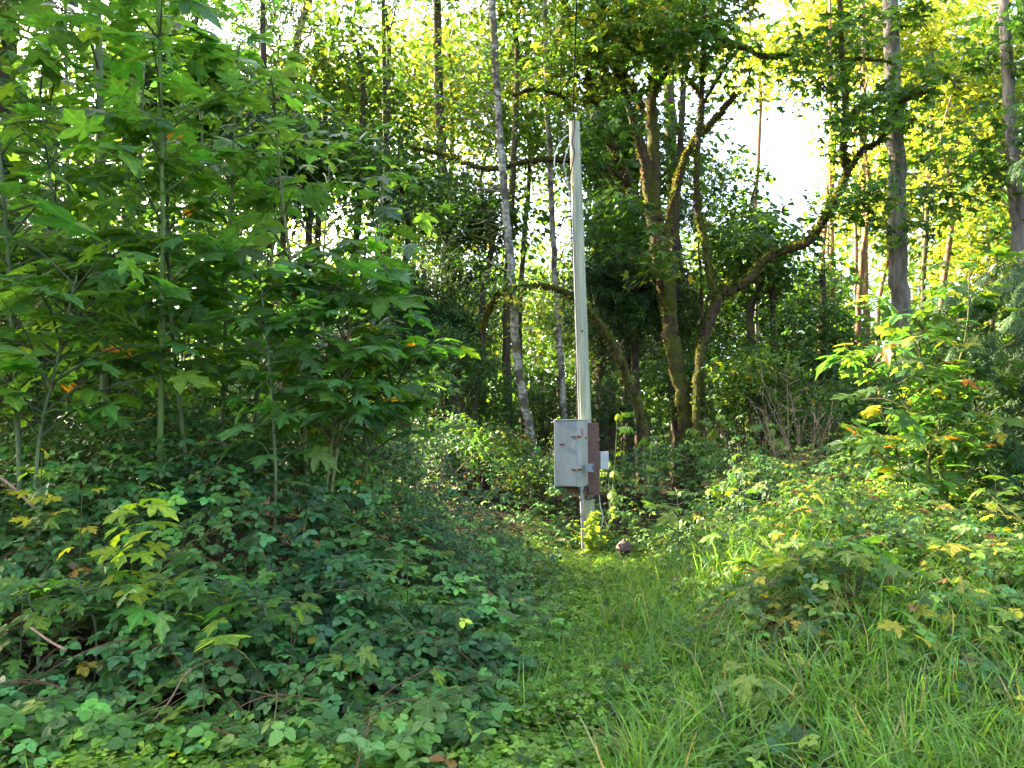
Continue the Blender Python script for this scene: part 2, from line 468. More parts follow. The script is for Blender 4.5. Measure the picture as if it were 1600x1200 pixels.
# ---------------------------------------------------------------- colours of leaves
def pal(n, entries, jit=.18):
    """entries: list of (weight, rgb)"""
    w = np.array([e[0] for e in entries], float); w /= w.sum()
    c = np.array([e[1] for e in entries])[rng.choice(len(entries), n, p=w)]
    b = np.exp(rng.normal(0, jit, (n, 1)))
    h = np.exp(rng.normal(0, jit * .35, (n, 3)))
    return np.clip(c * b * h, .004, .8)
DEEP = (.034, .080, .018); MID = (.056, .122, .022); BLUE = (.048, .118, .034); FRESH = (.088, .175, .026)
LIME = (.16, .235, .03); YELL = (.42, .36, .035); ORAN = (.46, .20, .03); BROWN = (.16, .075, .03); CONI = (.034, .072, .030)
OLIVE = (.075, .098, .02)
P_sap = [(10, (.072, .160, .030)), (9, (.068, .155, .044)), (5, FRESH), (1, LIME), (.12, YELL), (.12, ORAN)]
P_left = [(8, (.064, .150, .044)), (5, DEEP), (9, (.068, .155, .032)), (2.5, FRESH), (.15, YELL), (.1, BROWN)]
P_right = [(5, BLUE), (8, MID), (6, FRESH), (3.5, LIME), (.5, YELL), (.3, BROWN), (4, DEEP)]
P_back = [(8, DEEP), (10, MID), (5, FRESH), (1, OLIVE)]
P_sunlit = [(4, FRESH), (8, (.20, .25, .03)), (5, (.30, .29, .035)), (1, YELL), (2, MID)]  # leaf colours pushed to gold to paint in the sunlight
P_warm = [(8, MID), (6, FRESH), (3, LIME), (1, YELL), (3, OLIVE)]
P_con = [(8, CONI), (3, DEEP), (2, MID)]

# ---------------------------------------------------------------- terrain
def path_x(y): return 0.15 + (np.asarray(y) - 4) * 0.16
def thicket(x, y):
    """height of the top of the undergrowth above the datum"""
    x = np.asarray(x, float); y = np.asarray(y, float)
    px = path_x(y)
    left = smooth(0.25, 3.0, px - x) * (0.08 + 1.30 * smooth(3.6, 7.6, y))
    left = left + smooth(0.2, 1.4, px - x) * 0.30 * smooth(4.2, 5.6, y)
    right = smooth(0.38, 2.2, x - px) * (0.14 + 1.02 * smooth(3.6, 7.2, y))
    back = smooth(11.8, 14.4, y - .25 * np.abs(x - 1.3)) * (1.35 + .35 * smooth(1.5, 3.5, x))
    side = smooth(.9, 2.2, np.abs(x - px)) * smooth(8, 10.5, y) * .35
    h = np.maximum(np.maximum(left, right) + side, back)
    h = h + 0.20 * vnoise(x, y, 0.9, 1) * smooth(.3, 1.2, h + .1) + 0.17 * vnoise(x, y, 2.1, 2) * smooth(.2, .9, h)
    tt = np.clip((1.3 - x) * .848 + (y - 10.9) * .53, 0, 5)          # a low saddle left of the pole, where the sun comes through
    dd = np.hypot(x - (1.3 - .848 * tt), y - (10.9 + .53 * tt))
    h = h * (1 - .55 * np.exp(-(dd / .95) ** 2) * smooth(-.5, .6, tt + .6))
    return np.maximum(h, 0.02)
def ground_z(x, y):
    return 0.32 * thicket(x, y) + .03 * vnoise(x, y, .7, 4) - .03
gx, gy = np.meshgrid(np.concatenate([np.linspace(-400, -24, 18), np.linspace(-22, 22, 96), np.linspace(24, 400, 18)]),
                     np.concatenate([np.linspace(-200, -4, 12), np.linspace(-3, 30, 84), np.linspace(32, 600, 24)]))
gz = ground_z(gx, gy); n0, n1 = gx.shape
g = Soup()
idx = np.arange(n0 * n1).reshape(n0, n1)
q = np.stack([idx[:-1, :-1], idx[:-1, 1:], idx[1:, 1:], idx[1:, :-1]], -1).reshape(-1, 4)
g.add(np.column_stack([gx.ravel(), gy.ravel(), gz.ravel()]), np.vstack([q[:, [0, 1, 2]], q[:, [0, 2, 3]]]))
ground = g.build('ground', M_soil, smoothed=True, kind='structure')
tag(ground, 'dark forest soil and leaf litter under the undergrowth', 'ground', kind='structure')

# sky holes of the photograph: (px, py, rx, ry, keep-out probability)
GAPS = [(1240, 285, 55, 75, .97), (1165, 190, 55, 30, .85), (1075, 380, 30, 50, .85), (700, 8, 60, 20, .9), (565, 60, 40, 50, .6), (330, 60, 40, 60, .5),
        (1500, 60, 60, 60, .45), (1440, 330, 35, 60, .5), (490, 30, 40, 40, .75), (1010, 130, 22, 40, .6), (1130, 95, 40, 40, .5), (690, 240, 40, 30, .5), (1290, 120, 30, 60, .5), (590, 380, 18, 40, .6)]
SHAFTS = [(4.2, 8.5, 1.8, 1.7), (1.2, 11.0, .1, 2.4), (1.05, 9.9, .2, 1.7), (3.0, 6.6, .9, 1.1), (3.9, 10.8, 1.0, 1.3), (3.4, 18, 4, 1.5), (-1.5, 17, 9, 1.1), (5.5, 17, 6, 1.5), (-2.5, 20, 7, .9), (0.2, 14, 1.3, 1.2), (7.5, 16, 7.5, 1.6), (12, 34, 14, 3.0), (18, 35, 15, 3.0), (20, 34, 9, 3.0), (-5, 27, 9, 1.5), (5.5, 9.2, 2.4, 1.2)]
def gap_keep(c, mind=10, grow=0.0):
    px, py = project(c)
    keep = np.ones(len(c), bool)
    for gxx, gyy, rx, ry, pr in GAPS:
        ins = ((px - gxx) / rx) ** 2 + ((py - gyy) / ry) ** 2 < rng.uniform(.6, 1.25, len(c))
        keep &= ~(ins & (c[:, 1] > mind) & (rng.random(len(c)) < pr))
    sd = np.array(sun_dir)
    for tx, ty, tz, r in SHAFTS:            # openings in the canopy that let the low sun reach the clearing
        v = c - np.array([tx, ty, tz]); t = v @ sd
        dist = np.linalg.norm(v - t[:, None] * sd, axis=1)
        keep &= ~((dist < (r + grow) * rng.uniform(.8, 1.3, len(c))) & (t > 1.5))
    return keep

# ---------------------------------------------------------------- foliage generators
def spray(soup, centers, size, nleaf, lsize, palette, tmpl, flat=.22, face=.3, droop=.35, ntilt=.4, jit=.2):
    """layered twig ends: leaves on a gently arched disc round every centre"""
    Nn = len(centers)
    if Nn == 0: return
    size = np.broadcast_to(size, (Nn,)) * rng.uniform(.6, 1.3, Nn)
    tiltv = norm(np.column_stack([rng.normal(0, .28, (Nn, 2)), np.ones(Nn)]))
    ang = rng.uniform(0, 2 * math.pi, (Nn, nleaf)); rr = np.sqrt(rng.random((Nn, nleaf)))
    dx = np.cos(ang) * rr; dy = np.sin(ang) * rr
    dz = -droop * rr ** 2 + rng.normal(0, flat, (Nn, nleaf)) - (dx * tiltv[:, :1] + dy * tiltv[:, 1:2])
    off = np.stack([dx, dy, dz], -1) * size[:, None, None]
    pos = (centers[:, None] + off).reshape(-1, 3)
    tip = np.stack([np.cos(ang), np.sin(ang), np.full_like(ang, -.35)], -1).reshape(-1, 3) + rng.normal(0, .45, (Nn * nleaf, 3))
    up = np.tile([0., -face, 1.], (len(pos), 1)) + rng.normal(0, ntilt, (len(pos), 3))
    base = pal(Nn, palette, .14)
    own = pal(len(pos), palette, jit)
    mixw = (rng.random((len(pos), 1)) < .35)
    col = np.where(mixw, own, np.repeat(base, nleaf, axis=0) * np.exp(rng.normal(0, jit, (len(pos), 1))))
    soup.scatter(tmpl, pos, frames(tip, up), lsize * rng.uniform(.6, 1.3, len(pos)), col)

def ellip(px, py, d, rx, ry, rd, n):
    """n points inside an ellipsoid given by its place in the photograph and its distance, fuller to the outside"""
    c = P(px, py, d); k = d / F
    u = norm(rng.normal(0, 1, (n, 3))) * (rng.random((n, 1)) ** (1 / 2.2))
    return c + u * np.array([rx * k, rd, ry * k])

def limbs_to(soup, skel, centers, r=.012, sides=3, sag=.15):
    skel = np.asarray(skel)
    for c in centers:
        dd = np.linalg.norm((skel - c) * np.array([1, 1, .8]) + np.array([0, 0, .5]), axis=1)
        j = int(np.argmin(dd)); a = skel[j]
        ln = np.linalg.norm(c - a)
        if ln < .2: continue
        m = (a + c) / 2 + np.array([0, 0, sag * ln * rng.uniform(.2, 1)]) + rng.normal(0, .05 * ln, 3)
        soup.tube(spline([a, m, c], 6), np.linspace(r * (.6 + .35 * ln), r * .35, 6), sides, cap=False)

DENS = 2.4
def tree(name, label, stems, blobs, bark, leafmat=None, tmpl=None, group=None, cat='tree', palette=P_back, limb_r=.012, rough=.05, sides=10, parts_named=None):
    """stems: list of (points[(px,py,d,r)...]); blobs: dicts of foliage"""
    tmpl = T_maple if tmpl is None else tmpl; leafmat = leafmat or M_leaf
    p0 = P(*stems[0][0][:3])
    root = thing(name, label, cat, (p0[0], p0[1], float(ground_z(p0[0], p0[1]))), group)
    skel = []; fz = Soup()
    for k, st in enumerate(stems):
        pts = np.array([np.append(P(a, b, d), r) for a, b, d, r in st])
        if k == 0:
            gz_ = float(ground_z(pts[0, 0], pts[0, 1])) - .15
            if pts[0, 2] > gz_ + .2:
                low = pts[0].copy(); low[2] = gz_; low[3] *= 1.25; pts = np.vstack([low, pts])
        n = max(12, int(9 * len(pts)))
        sp = spline(pts, n); sp[:, 3] = np.maximum(sp[:, 3], .004) * (.60 if bark is M_moss else .66 if bark is M_alder else 1)
        wig = rng.normal(0, 1, (n, 3)) * sp[:, 3:4] * .12
        sp[1:-1, :3] += wig[1:-1]
        s = Soup()
        s.tube(sp[:, :3], sp[:, 3], sides, rough=rough)
        s.build('trunk' if k == 0 else 'limb', bark, root, smoothed=True)
        if bark is M_moss:
            m = int(430 * max(1, len(pts) - 2)); q_ = rng.integers(0, n - 1, m); f_ = rng.random((m, 1)); c_ = sp[q_] * (1 - f_) + sp[q_ + 1] * f_
            u_ = norm(rng.normal(0, 1, (m, 3)) + np.array([-.25, 0, .55])); fz.scatter(T_small, c_[:, :3] + u_ * c_[:, 3:4] * .93, frames(u_ + rng.normal(0, .5, (m, 3)), rng.normal(0, 1, (m, 3))), rng.uniform(.03, .09, m), pal(m, [(3, (.10, .11, .015)), (2, (.06, .065, .012)), (1, (.07, .045, .025))]))
        skel += list(sp[:, :3])
    tw = Soup(); cr = Soup()
    for b in blobs:
        n = int(b['n'] * DENS)
        c = ellip(b['px'], b['py'], b['d'], b['rx'], b['ry'], b.get('rd', 1.5), n)
        c = c[gap_keep(c)]
        c = c[c[:, 2] > .3]
        if b.get('limbs', True): limbs_to(tw, skel, c[::b.get('lskip', 2)], limb_r)
        spray(cr, c, b.get('size', .6), b.get('m', 22), b.get('ls', .16), b.get('pal', palette), b.get('t', tmpl), flat=b.get('flat', .2), droop=b.get('droop', .35))
    if tw.n: tw.build('branches', bark, root, kind='stuff')
    if fz.n: fz.build('moss', M_leaf, root, kind='stuff')
    if cr.n: cr.build('crown', leafmat, root)
    return root


# ---------------------------------------------------------------- the utility pole and what is bolted to it
def rotz(a):
    return np.array([[math.cos(a), -math.sin(a), 0], [math.sin(a), math.cos(a), 0], [0, 0, 1]])
PD = 12.0
ptop = P(897.5, 191, PD); pbot = P(921.5, 884, PD); pbot[2] = float(ground_z(pbot[0], pbot[1])) - .2
pole = thing('utility_pole', 'pale grey-green wooden utility pole leaning slightly, with a grey electrical cabinet on it', 'utility pole', (pbot[0], pbot[1], pbot[2] + .2))
def on_pole(z):
    t = (z - pbot[2]) / (ptop[2] - pbot[2]); return pbot + (ptop - pbot) * t
s = Soup(); n = 26
zs = np.linspace(pbot[2], ptop[2], n)
s.tube([on_pole(z) for z in zs], np.linspace(.112, .083, n), 18, rough=.012)
s.build('shaft', M_polewood, pole, smoothed=False)
def zpx(py, d=PD): return P(900, py, d)[2]
# cabinet: a tall steel box turned about 33 degrees, its corner towards us
cz0, cz1 = zpx(759), zpx(658.5)
A = R(33)
ax = rotz(-A)                   # ax[:,0] runs along the door face, ax[:,1] goes back into the box
cw, cd = .395, .32
corner = P(903, 709, PD - .42); corner[2] = (cz0 + cz1) / 2
cc = corner - ax[:, 0] * cw / 2 + ax[:, 1] * cd / 2
hz = (cz1 - cz0) / 2
s = Soup(); s.box(cc, (cw / 2, cd / 2, hz), ax, bev=.006)
cab = s.build('electrical_cabinet', M_cab2, pole); cab['label'] = 'grey steel electrical cabinet with rusty hinges'
s = Soup(); s.box(cc - ax[:, 1] * (cd / 2 + .016), (cw / 2 - .004, .014, hz - .01), ax, bev=.005); s.build('cabinet_door', M_cab, cab)
s = Soup(); s.box(cc + np.array([0, 0, hz + .008]) - ax[:, 1] * .012, (cw / 2 + .012, cd / 2 + .024, .007), ax, bev=.003); s.build('cabinet_lid', M_cab, cab)
for py in (683.5, 733):
    hc = corner.copy(); hc[2] = zpx(py)
    s = Soup(); s.tube([hc + ax[:, 0] * .012 - ax[:, 1] * .035 + np.array([0, 0, a]) for a in (-.03, .03)], .011, 8)
    s.box(hc - ax[:, 0] * .045 - ax[:, 1] * .036, (.045, .005, .012), ax); s.box(hc + ax[:, 0] * .005 + ax[:, 1] * .045, (.005, .055, .012), ax)
    s.build('hinge', M_rust, cab)
hc = corner - ax[:, 0] * (cw * .62) - ax[:, 1] * .036; hc[2] = zpx(695)
s = Soup(); s.box(hc, (.04, .004, .014), ax); s.box(hc - ax[:, 0] * .03 - ax[:, 1] * .006, (.010, .006, .010), ax, bev=.002); s.build('latch', M_rust, cab)
hc = corner + ax[:, 0] * .006 + ax[:, 1] * (cd * .42); hc[2] = zpx(676)
s = Soup(); s.box(hc, (.003, .035, .05), ax @ rotz(0)); s.build('sticker', M_red, cab)
hc = corner + ax[:, 0] * .008 + ax[:, 1] * (cd * .72); hc[2] = zpx(684.5)
s = Soup(); s.tube([hc, hc + ax[:, 0] * .012], .016, 8); s.build('lock', M_rust, cab)
s = Soup(); s.box(cc + np.array([0, 0, -hz - .012]) + ax[:, 1] * .02 + ax[:, 0] * .02, (.13, .09, .012), ax, bev=.004); s.build('bottom_plate', M_rust, cab)
# brown board, behind the cabinet on its right
bc = P(927.5, 716, PD - .06); pc = on_pole(bc[2])
ab = rotz(R(-6))
s = Soup(); s.box(np.array([bc[0] - .005, PD - .13, (zpx(661) + zpx(773)) / 2]), (.085, .03, (zpx(661) - zpx(773)) / 2), ab, bev=.006)
board = s.build('backing_board', M_board, pole); board['label'] = 'weathered reddish brown board behind the cabinet'
s = Soup(); s.box(np.array([P(903, 763, PD)[0], PD - .16, zpx(764)]), (.19, .03, .045), ab, bev=.004); s.build('cross_board', M_board, pole)
# small meter box on the cabinet side, white box on the far right
s = Soup(); m0 = P(921.5, 731, PD - .33); s.box(m0, (.055, .05, .062), rotz(R(-20)), bev=.008)
sb = s.build('small_switch_box', M_cab, pole)
s = Soup(); s.box(m0 + np.array([.036, -.056, .004]), (.014, .008, .034), rotz(R(-20)), bev=.003); s.build('switch_cover', M_cable, sb)
s = Soup(); w0 = P(943.5, 719.5, PD - .02); s.box(w0, (.068, .04, .138), rotz(R(8)), bev=.01)
wb = s.build('white_terminal_box', M_white, pole)
s = Soup(); s.box(w0 + np.array([0, -.043, 0]), (.058, .004, .126), rotz(R(8)), bev=.003); s.build('box_cover', M_white, wb)
# straps round the pole under the board
for py in (768, 777):
    c0 = on_pole(zpx(py)); th = np.linspace(0, 2 * math.pi, 21)
    s = Soup(); s.tube([c0 + np.array([.118 * math.cos(a), .118 * math.sin(a), .012 * math.sin(a * 3)]) for a in th], .009, 5, cap=False); s.build('strap', M_rust, pole)
# conduit from the cabinet into the ground
s = Soup()
c1 = P(908, 758, PD - .28); c2 = P(912, 845, PD - .22); c2[2] = float(ground_z(c2[0], c2[1])) - .1
s.tube([c1, (c1 + c2) / 2, c2], .027, 10); s.tube([c1 + np.array([0, 0, .0]), c1 - np.array([0, 0, .07])], .036, 10)
s.build('conduit', M_pvc, pole)
s = Soup(); s.tube(spline([P(x, y, PD - dd) for x, y, dd in ((917, 758, .25), (919, 768, .2), (915, 779, .18), (925, 779, .16), (932, 770, .14), (934, 758, .13))], 24), .010, 5); s.build('hanging_cable', M_cable, pole)
# white cable looping down on the right
s = Soup()
s.tube(spline([P(x, y, PD - dd) for x, y, dd in ((937, 735, .05), (936, 765, .05), (938, 790, .08), (942, 808, .1), (940, 822, .12), (933, 832, .14), (926, 862, .16))], 36), .009, 6)
s.build('white_cable', M_white, pole)
# riser cable on the left side of the shaft
s = Soup()
zz = np.linspace(zpx(655), zpx(290), 24)
s.tube([on_pole(z) + np.array([-.100 + .010 * math.sin(z * 2.1), -.035, 0]) for z in zz], .011, 6); s.build('riser_cable', M_cable, pole)
zz = np.linspace(zpx(655), zpx(330), 14)
s = Soup(); s.tube([on_pole(z) + np.array([-.088, -.052, 0]) for z in zz], .008, 5); s.build('earth_wire', M_pvc, pole)
# loose wires at the top
s = Soup()
s.tube(spline([P(x, y, PD - .1) for x, y in ((888, 211), (878, 219), (869, 236), (866, 256), (869, 270), (876, 283))], 26), .010, 5)
s.build('loose_wire', M_white, pole)
s = Soup()
s.tube(spline([P(x, y, PD - .08) for x, y in ((889, 228), (884, 242), (881, 258), (884, 272), (888, 292), (889, 305))], 26), .009, 5)
s.build('loose_wire', M_pvc, pole)
s = Soup()
s.tube(spline([P(x, y, PD - .12) for x, y in ((897, 180), (898, 200), (894, 222), (898, 240), (893, 262), (889, 290))], 30), .010, 5)
s.build('loose_wire', M_rust, pole)
s = Soup()
for py, dx in ((206, .06), (213, .085), (242, .08), (262, .09)):
    c0 = on_pole(zpx(py)); s.tube([c0 + np.array([dx - .01, -.07, 0]), c0 + np.array([dx + .02, -.09, .01])], .012, 6)
s.build('bracket', M_cab2, pole)
s = Soup(); kn = on_pole(zpx(519)) + np.array([0, -.092, 0]); s.tube([kn, kn - np.array([0, .02, 0])], .016, 8); s.build('bolt', M_rust, pole)
# overhead wire rising from the pole top over the viewer
s = Soup()
wt = P(897, 188, PD - .02)
s.tube(spline([wt, P(896, 150, 11.2), P(899, 60, 9.9), P(902, -60, 8.6), P(908, -400, 6.2)], 30), np.full(30, .011), 6)
w = s.build('overhead_wire', M_cable); tag(w, 'thin black overhead wire rising from the top of the wooden pole', 'wire')

# ---------------------------------------------------------------- vent cap standing in the grass right of the pole
vc = P(975.5, 857, 11.2); gzv = float(ground_z(vc[0], vc[1]))
vent = thing('vent_cap', 'small rusty red dome-capped vent pipe poking out of the grass beside the pole', 'vent pipe', (vc[0], vc[1], gzv))
def lathe(prof, c, sides=20):
    s = Soup()
    prof = np.array(prof); th = np.arange(sides) * 2 * math.pi / sides
    v = np.stack([prof[:, 0:1] * np.cos(th), prof[:, 0:1] * np.sin(th), np.repeat(prof[:, 1:2], sides, 1)], -1).reshape(-1, 3) + c
    i = np.arange(len(prof) - 1)[:, None] * sides; j = np.arange(sides)[None]; k = (j + 1) % sides
    qq = np.stack([i + j, i + k, i + sides + k, i + sides + j], -1).reshape(-1, 4)
    s.add(v, np.vstack([qq[:, [0, 1, 2]], qq[:, [0, 2, 3]]])); return s
zc = vc[2]
lathe([(.075, gzv - .1), (.075, zc + .03), (.085, zc + .035)], np.array([vc[0], vc[1], 0])).build('pipe', M_dome, vent, smoothed=True)
lathe([(.10, zc - .015), (.125, zc - .02), (.128, zc), (.120, zc + .012), (.112, zc + .014)], np.array([vc[0], vc[1], 0]), 24).build('rim', M_board, vent, smoothed=False)
lathe([(.118, zc + .012), (.105, zc + .045), (.075, zc + .085), (.045, zc + .105), (.028, zc + .112), (.024, zc + .128), (.012, zc + .135), (0.0005, zc + .136)], np.array([vc[0], vc[1], 0]), 24).build('cap', M_capred, vent, smoothed=True)

# ---------------------------------------------------------------- single leaves that are objects
def leaf_mesh(t, name, mat):
    me = bpy.data.meshes.new(name)
    me.from_pydata([tuple(p) for p in t[0]], [], [tuple(int(i) for i in f) for f in t[1]])
    uvl = me.uv_layers.new(name='UVMap')
    if len(t) > 2:
        for lp in me.loops: uvl.data[lp.index].uv = t[2][lp.vertex_index]
    me.materials.append(mat); me.update()
    return me
LM_maple = [leaf_mesh(t, 'maple_leaf', M_leafobj) for t in MAPLES]
LM_bramble = [leaf_mesh((t[0], t[1]), 'bramble_leaf', M_brambleobj) for t in BR_HI]
LM_pinn = [leaf_mesh(T_pinnate, 'compound_leaf', M_brambleobj)]
def leaf_objects(parent, meshes, pos, rot, scale, col, name='leaf'):
    org = np.array(parent.location)
    for i in range(len(pos)):
        o = bpy.data.objects.new(name, meshes[int(rng.integers(len(meshes)))])
        C.objects.link(o); o.parent = parent
        m = np.eye(4); m[:3, :3] = rot[i] * scale[i]; m[:3, 3] = pos[i] - org
        o.matrix_basis = Matrix(m.tolist())
        o.color = (*col[i], 1)

# ---------------------------------------------------------------- maple saplings
def sapling(name, label, stems, nleaf, ls, t0=.3, nb=9, blen=.8, palette=P_sap, group=None, cat='sapling', el=.55, bark=None, btint=(1, 1, 1), meshes=None, droopl=.05, bushy=None):
    p0 = P(*stems[0][0][:3])
    root = thing(name, label, cat, (p0[0], p0[1], float(ground_z(p0[0], p0[1]))), group)
    tw = Soup(); nodes = []
    for k, st in enumerate(stems):
        pts = np.array([np.append(P(a, b, d), r) for a, b, d, r in st])
        low = pts[0].copy(); low[2] = float(ground_z(pts[0, 0], pts[0, 1])) - .1
        if pts[0, 2] > low[2] + .1: pts = np.vstack([low, pts])
        n = 26
        sp = spline(pts, n); sp[:, 3] = np.maximum(sp[:, 3], .003)
        s = Soup(); s.tube(sp[:, :3], sp[:, 3], 8, btint, rough=.03)
        s.build('stem', bark or M_sapling, root, smoothed=True)
        a0 = rng.uniform(0, math.pi)
        for j, t in enumerate(np.linspace(t0, .98, nb)):
            c = sp[min(n - 1, int(t * (n - 1))), :3]
            a0 += math.pi / 2 + rng.normal(0, .3)
            for sgn in (0, math.pi):
                a = a0 + sgn + rng.normal(0, .2)
                ln = blen * (1.15 - .6 * t) * rng.uniform(.5, 1.15)
                e = el + rng.normal(0, .15)
                d0 = np.array([math.cos(a) * math.cos(e), math.sin(a) * math.cos(e), math.sin(e)])
                end = c + d0 * ln + np.array([0, 0, -.10 * ln])
                mid = c + d0 * ln * .5 + np.array([0, 0, .06 * ln])
                bp = spline([c, mid, end], 7)
                tw.tube(bp, np.linspace(.009, .003, 7) * (.6 + ln), 4, tuple(.6 * b for b in btint), cap=False)
                for q_ in (2, 3, 4, 5, 6):
                    if rng.random() < .85:
                        for sg in (1, -1): nodes.append((bp[q_], a + sg * rng.uniform(.5, 1.3)))
                nodes.append((bp[-1], a))
    if tw.n: tw.build('twigs', bark or M_sapling, root, smoothed=True, kind='stuff')
    rng.shuffle(nodes)
    pos = np.array([n_[0] for n_ in nodes]); ang = np.array([n_[1] for n_ in nodes])
    keep = gap_keep(pos, 0)
    px_, py_ = project(pos)
    keep &= (px_ > -260) & (px_ < 1860) & (py_ > -260)
    pos = pos[keep][:nleaf]; ang = ang[keep][:nleaf]
    o_ = np.argsort(np.linalg.norm(pos - np.array([0, 0, CAMZ]), axis=1)); pos = pos[o_]; ang = ang[o_]
    m = len(pos)
    tip = np.column_stack([np.cos(ang), np.sin(ang), rng.normal(-droopl, .22, m)])
    up = np.column_stack([rng.normal(0, .30, m), rng.normal(-.26, .30, m), np.ones(m)])
    fr_ = frames(tip, up); sz_ = ls * np.exp(rng.normal(-.05, .3, m)); cl_ = pal(m, palette, .24)
    leaf_objects(root, meshes or LM_maple, pos[:300], fr_[:300], sz_[:300], cl_[:300])
    if m > 300:
        so = Soup(); w_ = rng.integers(len(MAPLES), size=m)
        for k, t in enumerate(MAPLES):
            q_ = np.where((w_ == k) & (np.arange(m) >= 300))[0]; so.scatter(t[:2], pos[q_], fr_[q_], sz_[q_], cl_[q_])
        so.build('foliage', M_leaf, root, kind='stuff')
    return root

SG = 'young bigleaf maples in the thicket on the left'
def ST(*a): return [a[i:i + 4] for i in range(0, len(a), 4)]
sapling('maple_sapling', 'tallest grey-green maple sapling with a smooth straight stem, second from the left edge', [[(176, 735, 7.6, .052), (162, 560, 7.6, .046), (160, 300, 7.5, .04), (154, 60, 7.4, .034), (150, -260, 7.2, .02)], [(165, 585, 7.6, .016), (120, 480, 7.5, .014), (82, 300, 7.3, .012), (60, 120, 7.2, .006)], [(163, 540, 7.6, .014), (100, 470, 7.3, .012), (0, 400, 6.9, .006)]], 460, .20, .38, 15, 1.15, group=SG)
sapling('maple_sapling', 'mossy green slender maple sapling rising straight behind the lime sprout', [[(248, 775, 6.6, .028), (252, 600, 6.6, .025), (254, 350, 6.5, .022), (250, 120, 6.4, .018), (246, -200, 6.3, .01)]], 420, .20, .42, 17, 1.0, group=SG, btint=(1, 1.15, .7))
sapling('maple_sapling', 'thin maple sapling leaning left next to the mossy green one', [[(291, 745, 7.0, .021), (282, 640, 7.0, .019), (268, 500, 7.0, .016), (262, 360, 7.0, .014), (258, 170, 7.0, .008)]], 300, .19, .44, 13, .95, group=SG)
sapling('maple_sapling', 'brown-stemmed maple sapling clump of three stems rooted in the brambles', [[(482, 812, 6.9, .022), (476, 680, 6.9, .02), (462, 480, 6.9, .016), (440, 300, 6.9, .012), (425, 120, 6.9, .007)], [(506, 806, 6.9, .018), (520, 680, 6.9, .016), (545, 520, 6.9, .013), (575, 380, 6.9, .007)], [(514, 806, 6.9, .015), (528, 690, 6.9, .013), (538, 560, 6.9, .01), (525, 400, 6.9, .006)]], 480, .17, .50, 12, .85, group=SG, btint=(1.15, .95, .75))
sapling('maple_sapling', 'short thin maple sapling left of the three-stemmed clump', [[(430, 800, 6.4, .012), (430, 720, 6.4, .011), (420, 560, 6.5, .009), (405, 420, 6.6, .005)]], 120, .15, .5, 9, .6, group=SG)
sapling('maple_sapling', 'maple sapling at the left edge of the picture with wide light leaves', [[(30, 760, 6.3, .022), (22, 560, 6.3, .018), (5, 300, 6.2, .014), (-20, 0, 6.1, .008)], [(60, 700, 6.2, .014), (90, 560, 6.1, .011), (120, 430, 6.0, .006)]], 340, .21, .36, 12, 1.05, group=SG)
sapling('maple_sapling', 'leafy maple sapling in the back between the green stem and the clump', [[(345, 740, 8.6, .024), (352, 520, 8.6, .02), (362, 300, 8.6, .015), (372, 60, 8.6, .008)], [(395, 740, 8.8, .02), (410, 500, 8.9, .016), (450, 260, 9, .01)]], 480, .22, .40, 15, 1.25, group=SG)
sapling('maple_sapling', 'outermost maple sapling of the thicket reaching right with orange-tipped leaves', [[(575, 790, 8.0, .02), (570, 620, 8.0, .016), (590, 420, 8.0, .012), (600, 260, 8.0, .006)], [(560, 770, 8.0, .014), (600, 640, 7.8, .01), (660, 545, 7.6, .005)]], 420, .18, .50, 13, .95, group=SG, palette=[(10, MID), (9, BLUE), (4, FRESH), (1, LIME), (.5, YELL), (.4, ORAN)])
sapling('maple_sapling', 'tall maple sapling behind the others reaching the top of the picture', [[(100, 760, 9.5, .035), (110, 500, 9.5, .03), (105, 200, 9.5, .024), (100, -150, 9.5, .012)], [(205, 760, 9.8, .03), (214, 420, 9.8, .024), (225, 100, 9.8, .014)]], 480, .24, .42, 16, 1.4, group=SG)
sapling('maple_sapling', 'slim maple sapling filling the top of the thicket under the sky glints', [[(330, 740, 10.5, .03), (325, 400, 10.5, .022), (310, 120, 10.5, .014), (300, -60, 10.5, .008)], [(500, 700, 10.5, .02), (505, 420, 10.5, .014), (515, 250, 10.5, .008)]], 480, .24, .45, 15, 1.4, group=SG)
sapling('maple_bush', 'pale green maple seedlings spreading over the front of the dark brambles', [[(150, 985, 4.9, .008), (120, 900, 4.8, .004)], [(260, 985, 4.9, .008), (255, 900, 4.8, .004)], [(350, 985, 4.9, .008), (345, 905, 4.8, .004)], [(60, 990, 4.7, .008), (40, 925, 4.6, .004)], [(420, 985, 4.9, .008), (400, 915, 4.8, .004)]],
    110, .115, .6, 4, .34, palette=[(5, FRESH), (6, (.08, .165, .035)), (1, LIME)], cat='bush', el=.2)
